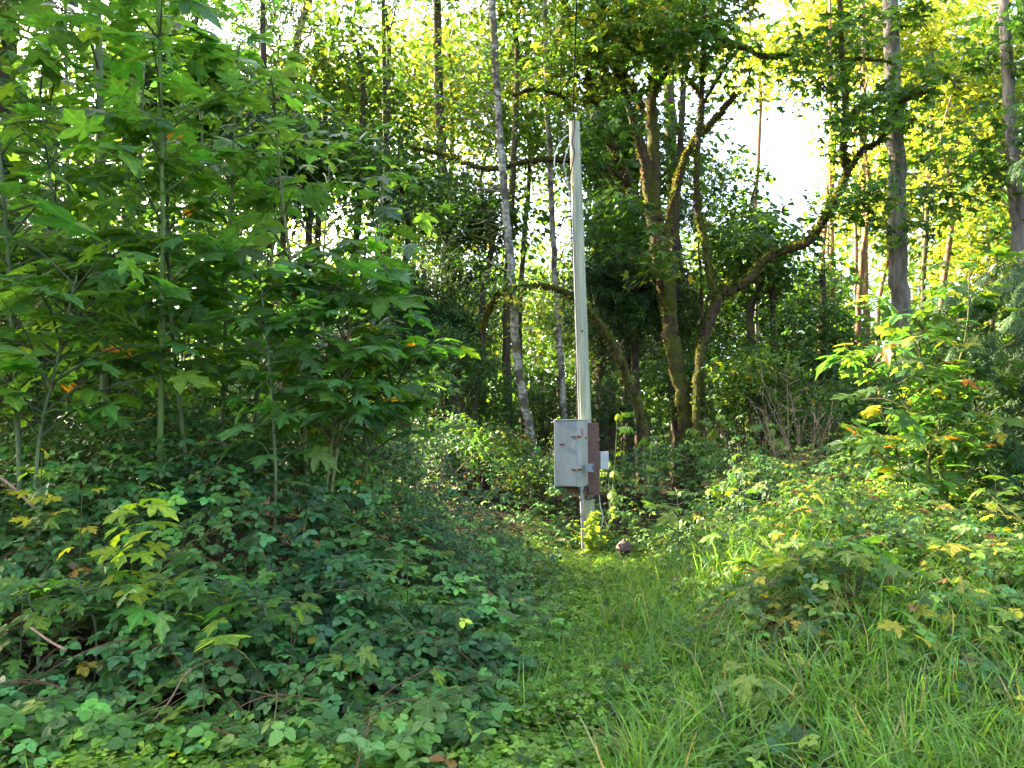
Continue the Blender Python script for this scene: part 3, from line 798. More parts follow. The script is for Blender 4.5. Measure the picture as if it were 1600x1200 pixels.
# right-hand bush
sapling('maple_bush', 'bushy young maple catching the sun on the right, with yellowing leaves', [
    [(1474, 790, 8.6, .022), (1464, 660, 8.6, .019), (1440, 560, 8.6, .014), (1400, 480, 8.5, .008)], [(1470, 780, 8.6, .018), (1480, 640, 8.6, .015), (1510, 520, 8.6, .012), (1515, 420, 8.6, .006)],
    [(1462, 780, 8.5, .018), (1430, 660, 8.4, .014), (1380, 590, 8.3, .01), (1335, 560, 8.2, .006)], [(1480, 780, 8.6, .014), (1500, 700, 8.5, .012), (1540, 600, 8.4, .006)]],
    520, .155, .36, 10, .68, palette=[(9, BLUE), (9, MID), (6, FRESH), (2.5, LIME), (1.2, YELL), (.5, ORAN)], cat='bush', btint=(1.1, .9, .7))
sapling('maple_bush', 'lower half-hidden maple shrub with orange leaves under the sunlit bush', [
    [(1410, 780, 8.2, .014), (1400, 700, 8.2, .011), (1375, 640, 8.1, .006)], [(1440, 790, 8.0, .012), (1450, 720, 8.0, .01), (1470, 660, 8.0, .006)], [(1415, 780, 8.2, .014), (1385, 720, 8.1, .01), (1340, 680, 8.0, .006)]],
    150, .16, .35, 6, .5, palette=[(7, BLUE), (8, MID), (6, FRESH), (3, LIME), (1.5, YELL), (1, ORAN)], cat='bush', btint=(1.1, .8, .6))
# small sprouts standing in the brambles
def sprout(px, py, d, h, label, palette, n=8, ls=.15, name='maple_sprout', cat='sprout', meshes=None, spread=.16, top=None):
    b = P(px, py, d); b[2] = thicket(b[0], b[1]) * .4
    tp = P(top[0], top[1], d) if top else b + np.array([rng.normal(0, .04), rng.normal(0, .04), h])
    root = thing(name, label, cat, tuple(b))
    s = Soup(); m_ = (b + tp) / 2 + rng.normal(0, .02, 3)
    sp = spline([b, m_, tp], 9); s.tube(sp, np.linspace(.005, .003, 9), 5, (.5, .45, .3)); s.build('stem', M_sapling, root, smoothed=True)
    t = np.linspace(.5, 1, n); pos = np.array([sp[min(8, int(x * 8))] for x in t]) + rng.normal(0, .012, (n, 3))
    ang = np.arange(n) * 2.4 + rng.uniform(0, 6); 
    tip = np.column_stack([np.cos(ang), np.sin(ang), rng.normal(-.1, .2, n)]); up = np.column_stack([rng.normal(0, .2, n), rng.normal(-.45, .2, n), np.ones(n)])
    leaf_objects(root, meshes or LM_maple, pos, frames(tip, up), ls * rng.uniform(.7, 1.2, n), pal(n, palette, .12))
    return root
sprout(205, 900, 5.0, .6, 'bright lime-green maple sprout standing up out of the left brambles', [(1, (.24, .32, .03)), (1, (.18, .28, .03))], 22, .16, top=(218, 755))
sprout(55, 860, 5.4, .5, 'yellow-leaved maple sprout low at the left edge', [(3, YELL), (2, LIME), (1, ORAN)], 22, .10, top=(65, 705))
sprout(120, 830, 5.2, .4, 'small sprout with dull orange and yellow leaves beside the yellow one', [(2, YELL), (2, ORAN), (2, LIME)], 7, .09, top=(128, 770))
sprout(325, 1090, 4.1, .3, 'single broad yellow-green leaf hanging over the front brambles', [(1, (.17, .25, .03))], 2, .24, top=(318, 1010))
sprout(465, 850, 6.3, .2, 'tiny orange-leaved sprout at the foot of the three-stemmed clump', [(2, YELL), (2, ORAN)], 4, .08, top=(462, 795))
sprout(400, 860, 6.2, .2, 'tiny yellow-orange sprout left of the clump foot', [(2, YELL), (2, ORAN)], 3, .08, top=(400, 770))
for px, py, d, tx, ty, lb in ((1260, 905, 6.3, 1262, 845, 'lime broad-leaved sprout overhanging the grass below the sunlit brambles'), (1405, 1010, 5.2, 1408, 925, 'yellow-green broad-leaved sprout in the middle of the right bank'),
                              (1335, 1000, 5.4, 1332, 930, 'green broad-leaved sprout left of the yellow-green one on the right bank'), (1500, 1010, 5.0, 1512, 965, 'broad-leaved sprout with brown-spotted yellow leaf near the right edge'),
                              (1450, 1090, 4.6, 1560, 1040, 'low broad-leaved sprout with a flat yellow leaf at the right edge'), (1360, 1150, 4.3, 1385, 1095, 'fresh green broad-leaved sprout in the front right grass'),
                              (1420, 1060, 4.7, 1425, 975, 'tall lime and yellow broad-leaved sprout in the open of the right bank'), (1310, 930, 6.0, 1305, 880, 'broad-leaved lime sprout left of the middle of the right bank'), (1560, 1000, 4.8, 1575, 940, 'broad-leaved yellow sprout pressed against the right edge'), (1180, 1100, 4.4, 1165, 1040, 'small lime broad-leaved sprout among the front grass'), (1530, 900, 6.2, 1545, 845, 'sprout with pale brown-edged leaves high on the right bank'), (1540, 800, 7.0, 1556, 745, 'bright yellow-green sprout against the dark cedar')):
    sprout(px, py, d, .3, lb, [(4, LIME), (2, FRESH), (2, YELL if 'yellow' in lb else LIME)], 9, .145, name='broadleaf_sprout', top=(tx, ty))
for px, py, d, tx, ty, lb in ((640, 900, 5.6, 636, 862, 'small lime maple sprout in the middle of the dark brambles'), (560, 1010, 4.6, 548, 1000, 'lime star-leaved sprout low in the dark brambles'),
                              (690, 1080, 4.2, 668, 1065, 'lime lobed-leaf sprout at the right foot of the dark brambles'), (30, 960, 4.5, 35, 935, 'pale green maple sprout at the left edge over the hollow'),
                              (430, 960, 4.8, 395, 905, 'pale green maple sprout in the front brambles')):
    sprout(px, py, d, .3, lb, [(4, LIME), (3, FRESH)], 6, .12, top=(tx, ty))
sapling('thimbleberry_bush', 'broad-leaved lime and yellow thimbleberry growth across the right bank', [[(1200 + 75 * k, 930 + (k % 2) * 70, 6.6 - .5 * (k % 3), .007), (1195 + 76 * k, 850 + (k % 2) * 70, 6.5 - .5 * (k % 3), .004)] for k in range(6)],
    300, .125, .45, 6, .5, palette=[(5, FRESH), (5, (.14, .21, .035)), (4, LIME), (1.5, YELL), (4, MID)], cat='bush', el=.25)
sapling('thimbleberry_bush', 'broad-leaved green bushes along the crest of the right bank', [[(1060 + 95 * k, 830, 9.3, .008), (1058 + 96 * k, 765, 9.2, .005)] for k in range(6)],
    200, .13, .5, 4, .6, palette=[(5, FRESH), (5, (.13, .19, .035)), (2, LIME), (6, MID)], cat='bush', el=.25)
# elder-like plant right of the pole
def compound_plant(px, py, d, h, label, n, ls, palette, top=None, name='elder_plant', nst=3, spread=.5):
    b = P(px, py, d); b[2] = thicket(b[0], b[1]) * .5
    root = thing(name, label, 'plant', tuple(b)); s = Soup(); pos = []; ang = []
    for k in range(nst):
        a = rng.uniform(0, 6.28); e = b + np.array([math.cos(a) * spread * rng.uniform(.2, 1), math.sin(a) * spread * .6, h * rng.uniform(.75, 1.05)])
        if top is not None and k == 0: e = P(*top)
        sp = spline([b, (b + e) / 2 + rng.normal(0, .05, 3), e], 9); s.tube(sp, np.linspace(.011, .004, 9), 5)
        for q_ in range(n // nst):
            pos.append(sp[int(rng.integers(5, 9))]); ang.append(rng.uniform(0, 6.28))
    s.build('stem', M_sapling, root, smoothed=True)
    pos = np.array(pos); ang = np.array(ang); m = len(pos)
    tip = np.column_stack([np.cos(ang), np.sin(ang), rng.normal(-.15, .25, m)]); up = np.column_stack([rng.normal(0, .2, (m, 2)), np.ones(m)])
    leaf_objects(root, LM_pinn, pos, frames(tip, up), ls * rng.uniform(.7, 1.2, m), pal(m, palette, .12))
compound_plant(950, 740, 12.9, 1.5, 'yellow-green elder with drooping leaflets just right of the pole', 15, .26, [(3, LIME), (2, FRESH)], top=(965, 645, 12.9))
compound_plant(1010, 720, 13.8, 1.3, 'small pale elder reaching right under the leaning trunk', 9, .24, [(3, LIME), (2, FRESH)], top=(1020, 652, 13.8))
compound_plant(1110, 720, 14.5, 1.5, 'low light-green elder below the big mossy maple', 18, .3, [(3, FRESH), (2, LIME), (2, MID)], top=(1120, 650, 14.5))
compound_plant(1215, 700, 14.8, 1.4, 'small sunlit elder beside the bare grey twigs', 9, .25, [(3, LIME), (2, FRESH)], top=(1212, 605, 14.8))
compound_plant(1420, 790, 7.8, .7, 'lime elder with fan-like leaflets at the foot of the sunlit maple bush', 12, .16, [(3, LIME), (2, FRESH), (1, YELL)], top=(1420, 715, 7.8))
# leafy weed at the foot of the pole, leaf colour brightened for sunlight
b = P(924, 892, 11.2); b[2] = float(ground_z(b[0], b[1])); wd = thing('leafy_weed', 'sun-bright yellow-green leafy weed growing at the foot of the wooden pole', 'weed', tuple(b))
s = Soup(); lf = Soup()
for k in range(9):
    e = b + np.array([rng.normal(0, .10), rng.normal(0, .08), rng.uniform(.45, .8)]); sp = spline([b, (b + e) / 2 + rng.normal(0, .02, 3), e], 10); s.tube(sp, .004, 4)
    m = 34; pos = sp[rng.integers(2, 10, m)] + rng.normal(0, .018, (m, 3)); a = rng.uniform(0, 6.28, m)
    lf.scatter(T_oval, pos, frames(np.column_stack([np.cos(a), np.sin(a), rng.normal(.1, .4, m)]), np.column_stack([rng.normal(0, .4, (m, 2)), np.ones(m)])), rng.uniform(.07, .11, m), pal(m, [(3, (.22, .30, .035)), (1, LIME)]))
s.build('stem', M_sapling, wd); lf.build('foliage', M_leaf, wd)

# ---------------------------------------------------------------- bramble thickets
def cane_field(name, label, region, ncane, per, ls, palette, tm_hi, tm_lo, nobj, length=(.7, 1.5), lift=.34, seed_az=None, hole=None, fill=0):
    """region: fn(x,y)->bool mask ; sampled evenly over the picture"""
    root = thing(name, label, 'brambles', (0, 0, 0))
    canes = Soup(); P_, T_, U_ = [], [], []
    x = []; y = []
    while len(x) < ncane:
        pxs = rng.uniform(-260, 1860, 4000); d = np.exp(rng.uniform(math.log(3.0), math.log(24), 4000)); xx = (pxs - 800) / F * d
        k = region(xx, d); x += list(xx[k]); y += list(d[k])
    x = np.array(x[:ncane]); y = np.array(y[:ncane])
    ctr = np.array([x.mean(), y.mean(), 0]); ctr[2] = float(ground_z(ctr[0], ctr[1])); root.location = tuple(ctr)
    az = rng.normal(-math.pi / 2, 1.3, ncane)
    ln = rng.uniform(*length, ncane); depth = rng.random(ncane) ** 1.5 * .62
    eps = .1
    for i in range(ncane):
        m = per; t = (np.arange(m) + rng.random()) / m
        cx = x[i] + np.cos(az[i]) * ln[i] * (t - .35) + .05 * np.sin(t * 5 + i); cyy = y[i] + np.sin(az[i]) * ln[i] * (t - .35)
        H = thicket(cx, cyy)
        z = H + lift * np.sin(np.clip(t * 1.25, 0, 1) * math.pi) * rng.uniform(.2, 1) - depth[i] * np.minimum(H, 1) - .10 * t
        z = np.maximum(z, ground_z(cx, cyy) + .03)
        pts = np.column_stack([cx, cyy, z])
        if i % 3 == 0: canes.tube(pts, np.linspace(.0045, .0025, m), 3, (.9, .6, .5) if rng.random() < .5 else (.7, .9, .4), cap=False)
        sd = np.where(np.arange(m) % 2 == 0, 1, -1)
        a = az[i] + sd * rng.uniform(.5, 1.5, m)
        sx = (thicket(cx + eps, cyy) - H) / eps; sy = (thicket(cx, cyy + eps) - H) / eps
        P_.append(pts); T_.append(np.column_stack([np.cos(a), np.sin(a), rng.normal(-.08, .22, m)]))
        U_.append(np.column_stack([-sx * .5 + rng.normal(0, .24, m), -sy * .6 - .26 + rng.normal(0, .24, m), np.ones(m)]))
    Pp = np.vstack(P_); Tt = np.vstack(T_); Uu = np.vstack(U_)
    if hole is not None:
        pxx, pyy = project(Pp); k = ~hole(Pp, pxx, pyy); Pp, Tt, Uu = Pp[k], Tt[k], Uu[k]
    sdv = np.array(sun_dir); v_ = Pp - np.array([1.15, 10.6, .1]); t_ = v_ @ sdv
    k = ~((np.linalg.norm(v_ - t_[:, None] * sdv, axis=1) < .85) & (t_ > .5) & (rng.random(len(Pp)) < .9)); Pp, Tt, Uu = Pp[k], Tt[k], Uu[k]
    sca = ls * rng.uniform(.6, 1.25, len(Pp)); rot = frames(Tt, Uu)
    col = pal(len(Pp), palette, .30)
    # patches of older bluish and fresher growth
    pn = vnoise(Pp[:, 0], Pp[:, 1], 1.1, 9)[:, None]
    col = col * np.where(pn > 0, 1 + .60 * pn * np.array([[1.3, 1.0, .5]]), 1 + .45 * pn * np.array([[1.15, .9, .4]]))
    pxx, pyy = project(Pp)
    dist = np.linalg.norm(Pp - np.array([0, 0, CAMZ]), axis=1)
    vis = (pxx > -10) & (pxx < 1610) & (pyy < 1215) & (pyy > 0)
    score = np.where(vis, dist - 1.5 * (Pp[:, 2] - thicket(Pp[:, 0], Pp[:, 1])), 1e3)
    order = np.argsort(score)
    first = order[:nobj]; rest = order[nobj:]
    if nobj: leaf_objects(root, LM_bramble, Pp[first], rot[first], sca[first], col[first])
    so = Soup(); near = rest[dist[rest] < 7.5]; far = rest[dist[rest] >= 7.5]
    for grp, tm in ((near, tm_hi), (far, tm_lo)):
        w_ = rng.integers(len(tm), size=len(grp))
        for k, t in enumerate(tm):
            q_ = grp[w_ == k]; so.scatter(t, Pp[q_], rot[q_], sca[q_], col[q_])
    so.build('foliage', M_bramble, root, kind='stuff')
    if canes.n: canes.build('canes', M_twig, root)
    return root
def hollow(Pp, px, py):
    h = ((px - 60) / 110) ** 2 + ((py - 1010) / 75) ** 2 < 1
    h |= ((px - 330) / 150) ** 2 + ((py - 1095) / 45) ** 2 < .8
    h |= ((px - 215) / 45) ** 2 + ((py - 905) / 40) ** 2 < .8
    return h & (rng.random(len(Pp)) < .8)
cane_field('bramble_thicket', 'broad dark green bramble mound filling the lower left below the saplings', lambda x, y: (x < path_x(y) - .30) & (y < 7.6) & (y > 3.8 + .35 * vnoise(x, y, 1.4, 31)), 860, 15, .080, P_left, BR_HI, BR_LO, 300, hole=hollow)
cane_field('bramble_thicket', 'shaded bramble growth around the feet of the maple saplings', lambda x, y: (x < path_x(y) - .5) & (y >= 7.6) & (y < 12.5), 640, 15, .075, P_left, BR_HI, BR_LO, 0)
cane_field('bramble_thicket', 'bramble bank directly behind the wooden pole', lambda x, y: (y >= 12.0) & (y < 19) & (x < 3.2) & (x > -9), 620, 16, .085, P_left + [(1.5, LIME)], BR_HI, BR_LO, 0, length=(.9, 1.9))
cane_field('bramble_thicket', 'bramble bank right of the pole below the mossy maples', lambda x, y: (y >= 10.0) & (y < 19) & (x >= 3.2) | ((y >= 9) & (y < 12) & (x > path_x(y) + .8)), 520, 16, .085, P_right, BR_HI, BR_LO, 0, length=(.9, 1.9))
cane_field('bramble_thicket', 'sunlit mixed brambles on the right bank among tall grass', lambda x, y: (x > path_x(y) + .75 + .3 * vnoise(x, y, 1.2, 21)) & (y < 10.0) & (y > 3.5) & ((y > 6.2) | (x > path_x(y) + 2.3) | (vnoise(x, y, 1.5, 33) > .25)), 560, 16, .068, P_right, BR_HI, BR_LO, 300)

# dry bare twigs lying in and hanging out of the front brambles
tws = Soup()
for k in range(120):
    px = rng.uniform(-100, 700); d = rng.uniform(3.6, 6.5); a = P(px, 900, d); H = float(thicket(a[0], d))
    a[2] = H * rng.uniform(.3, .95); az = rng.uniform(0, 6.28); l = rng.uniform(.15, .6)
    e = a + np.array([math.cos(az) * l, math.sin(az) * l * .5, rng.uniform(-.35, .2)]); e[2] = max(e[2], .02)
    tws.tube(spline([a, (a + e) / 2 + rng.normal(0, .04, 3), e], 6), np.linspace(.0045, .002, 6), 4, np.array([1, 1, 1]) * rng.uniform(.6, 1.7), cap=False)
tag(tws.build('dry_twigs', M_twig), 'bare brown twigs and old canes tangled in the front brambles', 'twigs', kind='stuff')
for path, r, lb in (([(48, 980, 4.3), (75, 1000, 4.2), (103, 1016, 4.15)], .006, 'pale dead stick poking over the hollow at the left edge'), ([(0, 745, 5.8), (25, 765, 5.7), (55, 795, 5.6)], .010, 'grey dead stick slanting down at the left edge'),
                    ([(230, 1135, 4.2), (262, 1100, 4.1), (285, 1060, 4.0), (300, 1045, 4.0)], .005, 'thin brown stick slanting through the front brambles')):
    s = Soup(); q_ = [P(*a) for a in path]; s.tube(spline(q_, 10), r, 6, (1.6, 1.5, 1.4), rough=.06); tag(s.build('dead_stick', M_twig, smoothed=True), lb, 'stick')

# ---------------------------------------------------------------- grass and ground cover
def field(n, cond, lo=3.0, hi=14):
    xs, ys = [], []
    while len(xs) < n:
        px = rng.uniform(-200, 1850, 6000); d = np.exp(rng.uniform(math.log(lo), math.log(hi), 6000)); x = (px - 800) / F * d
        k = cond(x, d); xs += list(x[k]); ys += list(d[k])
    return np.array(xs[:n]), np.array(ys[:n])
def grow_grass(n, cond, h, palette, lift=.5, clump=6, lo=3.2, hi=12, spread=.06, lean=.25):
    x, y = field(n // clump, cond, lo, hi)
    x = np.repeat(x, clump) + rng.normal(0, spread, len(x) * clump); y = np.repeat(y, clump) + rng.normal(0, spread, len(y) * clump)
    z = ground_z(x, y) + lift * (thicket(x, y) - ground_z(x, y))
    base_az = np.repeat(rng.uniform(0, 6.28, len(x) // clump), clump); a = base_az + rng.normal(0, 1.0, len(x))
    tip = np.column_stack([np.cos(a), np.sin(a), rng.normal(0, lean, len(x))]); up = np.column_stack([rng.normal(0, lean, (len(x), 2)), np.ones(len(x))])
    rot = frames(tip, up); sc_ = h * rng.uniform(.45, 1.25, len(x)); col = pal(len(x), palette, .2)
    so = Soup(); w_ = rng.integers(len(BLADES), size=len(x)); pos = np.column_stack([x, y, z - .03])
    for k, t in enumerate(BLADES):
        q_ = w_ == k; so.scatter(t, pos[q_], rot[q_], sc_[q_], col[q_])
    return so
G_gr = (.085, .185, .030); G_gr2 = (.135, .25, .038); STRAW = (.32, .26, .13)
s = grow_grass(14500, lambda x, y: (x > path_x(y) + .62 - .08 * (y - 4) + .3 * vnoise(x, y, 1.3, 3)) & (x < path_x(y) + 3.9 - .30 * (y - 4)) & (vnoise(x, y, 1.9, 5) + .6 * vnoise(x, y, 4.3, 6) > -.35), .50, [(6, G_gr), (6, G_gr2), (.7, STRAW)], lift=.5, hi=9, clump=9, spread=.05, lean=.35)
tag(s.build('tall_grass', M_grass), 'long arching green grass over the bank right of the path', 'grass', kind='stuff')
s = grow_grass(5200, lambda x, y: (np.abs(x - path_x(y) - .15) < .7) & (y > 4.6) & (y < 10.6) & (vnoise(x, y, 1.8, 12) > -.4), .38, [(5, G_gr), (5, G_gr2), (1, LIME)], lift=0, clump=5, hi=12.6)
tag(s.build('path_grass', M_grass), 'shorter soft grass along the overgrown path towards the pole', 'grass', kind='stuff')
s = grow_grass(520, lambda x, y: (x < path_x(y)) & (x > -2.2) & (y < 6.6) & (vnoise(x, y, 1.9, 8) > .05), .36, [(3, G_gr), (4, G_gr2)], lift=.1, clump=6, hi=7)
tag(s.build('grass_tufts', M_grass), 'scattered grass tufts along the foot of the dark brambles', 'grass', kind='stuff')
x, y = field(420, lambda x, y: (((x - 1.85) / .62) ** 2 + ((y - 5.7) / .55) ** 2 < 1), 4, 8); z = thicket(x, y) + rng.uniform(-.06, .13, 420)
a = rng.uniform(0, 6.28, 420); tip = np.column_stack([np.cos(a), np.sin(a), rng.normal(0, .12, 420)]); so = Soup()
so.scatter(blade(3, .35, .009), np.column_stack([x, y, z]), np.stack([np.cross(tip, [0, 0, 1.]), np.tile([0., 0., -1.], (420, 1)), norm(tip)], -1), rng.uniform(.2, .42, 420), pal(420, [(3, STRAW), (.6, BROWN), (.8, G_gr2)]))
tag(so.build('dry_grass', M_grass), 'flattened straw-coloured dead grass lying on the right bank', 'grass', kind='stuff')
def ground_cover(n, cond, h, ls, palette, name, label, lo=3.1, hi=12.5):
    x, y = field(n, cond, lo, hi); z = ground_z(x, y) + .3 * (thicket(x, y) - ground_z(x, y)) + rng.uniform(.02, h, n) * (1 + .6 * vnoise(x, y, 2.2, 7))
    a = rng.uniform(0, 6.28, n); so = Soup()
    so.scatter(T_butter, np.column_stack([x, y, z]), frames(np.column_stack([np.cos(a), np.sin(a), rng.normal(0, .2, n)]), np.column_stack([rng.normal(0, .3, n), rng.normal(-.2, .3, n), np.ones(n)])), ls * rng.uniform(.6, 1.3, n), pal(n, palette, .2))
    o = so.build(name, M_leaf); tag(o, label, 'ground cover', kind='stuff')
ground_cover(12500, lambda x, y: (x > -3.2) & (x < path_x(y) + .9) & ((y < 4.15 + .35 * vnoise(x, y, 2, 3)) | (x > path_x(y) - .75 - .2 * vnoise(x, y, 1.7, 6))), .17, .046, [(8, (.15, .29, .03)), (5, (.20, .32, .035)), (2, LIME), (2, MID)], 'buttercup_cover', 'small bright green lobed leaves carpeting the path and front edge')
ground_cover(3500, lambda x, y: (x > path_x(y) + .3) & (y < 7), .2, .045, P_right, 'weed_cover', 'mixed low weeds under the grass on the right bank')
ground_cover(3500, lambda x, y: (np.abs(x - path_x(y)) < 1.3) & (y > 8.5), .22, .05, [(6, FRESH), (5, LIME), (3, MID)], 'verge_herbs', 'yellow-green herbs round the foot of the pole', hi=13.5)
# fallen and dying leaves caught on top
x, y = field(160, lambda x, y: (thicket(x, y) > .15), 3.4, 10); a = rng.uniform(0, 6.28, 160); so = Soup()
so.scatter(T_maple, np.column_stack([x, y, thicket(x, y) + rng.uniform(-.12, .06, 160)]), frames(np.column_stack([np.cos(a), np.sin(a), rng.normal(0, .3, 160)]), np.column_stack([rng.normal(0, .4, 160), rng.normal(-.3, .3, 160), np.ones(160)])), rng.uniform(.05, .12, 160), pal(160, [(3, BROWN), (2, ORAN), (3, YELL), (2, (.30, .16, .10))]))
tag(so.build('fallen_leaves', M_leaf), 'scattered brown, orange and yellow fallen leaves caught on the undergrowth', 'leaves', kind='stuff')

# ---------------------------------------------------------------- trees of the middle distance
def B(px, py, d, rx, ry, n, **k):
    return dict(px=px, py=py, d=d, rx=rx, ry=ry, n=n, **k)
tree('alder_tree', 'pale lichen-spotted alder with a slightly crooked trunk left of the pole', [ST(838, 735, 17, .15, 825, 660, 17, .145, 808, 560, 17, .14, 800, 440, 17, .135, 788, 300, 17, .13, 775, 120, 17, .125, 768, -40, 17, .12, 764, -260, 17, .1)],
     [B(720, 150, 17.5, 130, 130, 34, m=24, ls=.11, pal=P_warm, t=T_small, size=.7), B(740, -180, 17, 220, 150, 24, m=26, ls=.16, pal=P_warm, t=T_small, size=.9), B(690, 340, 18.5, 90, 110, 14, m=22, ls=.11, t=T_small)], M_alder, rough=.035)
tree('alder_tree', 'thinner straight pale alder between the crooked alder and the pole', [ST(884, 700, 18.5, .12, 876, 560, 18.5, .115, 866, 400, 18.5, .11, 858, 230, 18.5, .105, 852, 60, 18.5, .10, 848, -200, 18.5, .08)],
     [B(880, 60, 18.5, 110, 110, 26, m=24, ls=.11, pal=P_warm, t=T_small, size=.7), B(860, -200, 18, 220, 130, 18, m=26, ls=.16, pal=P_warm, t=T_small, size=.9), B(860, 330, 19.5, 60, 90, 8, m=20, ls=.11, t=T_small)], M_alder, rough=.035)
tree('mossy_maple_tree', 'big mossy maple with a red-brown trunk forking above the wooden pole', [
    ST(1072, 720, 18, .30, 1070, 640, 18, .30, 1052, 540, 18, .31, 1040, 460, 18, .32, 1028, 380, 18, .33, 1018, 320, 18, .34),
    ST(1018, 330, 18, .26, 1008, 260, 17.9, .20, 995, 205, 17.8, .15, 975, 140, 17.6, .11, 960, 100, 17.5, .08),
    ST(1022, 330, 18, .28, 1022, 250, 18.1, .25, 1018, 160, 18.1, .22, 1030, 100, 18.1, .20, 1040, 40, 18.2, .17, 1050, -60, 18.2, .14, 1040, -240, 18.3, .09),
    ST(1000, 335, 17.9, .20, 985, 290, 17.7, .18, 962, 240, 17.5, .17, 940, 190, 17.4, .15, 925, 140, 17.3, .13, 908, 90, 17.2, .11, 890, 30, 17.1, .09, 870, -60, 17, .06),
    ST(985, 295, 17.7, .12, 960, 268, 17.5, .11, 930, 260, 17.3, .10, 880, 250, 17.2, .09, 830, 252, 17.3, .08, 760, 265, 17.5, .07, 700, 245, 17.6, .05, 640, 230, 17.6, .03),
    ST(952, 170, 17.4, .10, 925, 160, 17.3, .08, 880, 150, 17.2, .07, 840, 140, 17.2, .05, 800, 150, 17.2, .02),
    ST(1004, 170, 17.9, .15, 980, 125, 17.7, .12, 955, 100, 17.6, .10, 935, 60, 17.5, .06),
    ST(1030, 130, 18.1, .15, 1055, 70, 18, .13, 1070, 0, 17.9, .11, 1085, -80, 17.8, .08),
    ST(1024, 150, 18.1, .10, 1060, 62, 17.8, .09, 1110, 58, 17.6, .08, 1160, 75, 17.4, .07, 1200, 90, 17.3, .05, 1240, 85, 17.2, .02),
    ST(1040, 440, 18, .17, 1043, 360, 18.3, .15, 1055, 300, 18.4, .15, 1068, 255, 18.4, .14, 1085, 220, 18.3, .13, 1115, 190, 18.2, .12, 1150, 148, 18, .10),
    ST(1092, 215, 18.3, .09, 1098, 160, 18.3, .07, 1080, 130, 18.3, .05, 1060, 110, 18.3, .03),
    ST(1100, 160, 18.3, .06, 1130, 110, 18.2, .05, 1150, 80, 18.1, .03)],
    [B(960, 60, 17, 120, 90, 40, m=24, ls=.19, pal=P_warm, size=.7), B(1080, 60, 17.3, 120, 80, 24, m=24, ls=.19, pal=P_warm, size=.7), B(1160, 130, 17.5, 90, 70, 18, m=24, ls=.19, pal=P_warm, size=.7),
     B(1000, -170, 17, 260, 130, 46, m=26, ls=.2, size=.9), B(900, 120, 16.8, 70, 60, 14, m=22, ls=.14, pal=P_warm, size=.5), B(960, 350, 16.5, 70, 50, 14, m=22, ls=.17, size=.5), B(1020, 410, 16.3, 50, 30, 5, m=20, ls=.17, size=.45, pal=P_warm), B(940, 210, 16.6, 60, 50, 8, m=22, ls=.18, size=.5), B(1130, 250, 18.5, 60, 60, 10, m=22, ls=.13, size=.5)], M_moss, rough=.07, sides=14)
tree('mossy_maple_tree', 'mossy maple whose long curved limb swings out to the right', [
    ST(1090, 720, 17.5, .20, 1092, 580, 17.5, .18, 1103, 520, 17.5, .18, 1125, 462, 17.5, .19, 1132, 455, 17.5, .19),
    ST(1128, 462, 17.5, .17, 1165, 440, 17.4, .17, 1195, 408, 17.3, .16, 1225, 392, 17.2, .15, 1262, 378, 17.1, .15, 1290, 340, 17, .14, 1312, 300, 16.9, .14, 1325, 265, 16.8, .13, 1318, 240, 16.8, .12, 1322, 150, 16.8, .09, 1314, 60, 16.8, .075, 1312, -60, 16.8, .06),
    ST(1322, 270, 16.8, .10, 1350, 235, 16.6, .08, 1378, 218, 16.5, .06, 1410, 160, 16.4, .05, 1460, 140, 16.3, .02),
    ST(1120, 470, 17.5, .15, 1108, 420, 17.6, .15, 1100, 370, 17.7, .14, 1090, 320, 17.7, .13, 1090, 240, 17.7, .11, 1096, 150, 17.7, .10, 1100, 60, 17.7, .08, 1096, -100, 17.7, .05),
    ST(1322, 195, 16.8, .05, 1345, 165, 16.6, .04, 1380, 155, 16.5, .03, 1440, 142, 16.4, .02),
    ST(1316, 100, 16.8, .04, 1350, 92, 16.6, .035, 1400, 100, 16.5, .02)],
    [B(1160, 300, 18.3, 60, 90, 20, m=22, ls=.13, size=.5), B(1310, 60, 16.6, 70, 80, 6, m=24, ls=.19, size=.6), B(1380, 120, 16.2, 90, 50, 5, m=24, ls=.19, size=.6), B(1340, 300, 16.2, 60, 40, 12, m=22, ls=.14, size=.5),
     B(1180, -170, 16.8, 200, 90, 16, m=26, ls=.2, size=.9), B(1330, 210, 16.4, 50, 40, 8, m=20, ls=.14, size=.45), B(1200, 330, 16.6, 40, 40, 5, m=22, ls=.17, size=.45), B(1230, 130, 17, 70, 70, 10, m=22, ls=.14, pal=P_warm, size=.5)], M_moss, rough=.07, sides=12)
tree('leaning_maple_tree', 'low mossy trunk leaning and arching to the left behind the pole', [
    ST(1020, 730, 16.2, .12, 1000, 640, 16.2, .12, 972, 570, 16.2, .125, 950, 525, 16.1, .13, 928, 495, 16, .11, 895, 465, 16, .075, 850, 448, 16, .06, 800, 452, 16, .055, 780, 460, 16, .05, 765, 485, 16, .045, 752, 515, 16, .04)],
    [B(830, 480, 16.2, 60, 40, 8, m=18, ls=.11, t=T_small, size=.4, pal=P_sunlit), B(780, 440, 15.6, 60, 40, 9, m=20, ls=.11, t=T_small, size=.4)], M_moss, rough=.08)
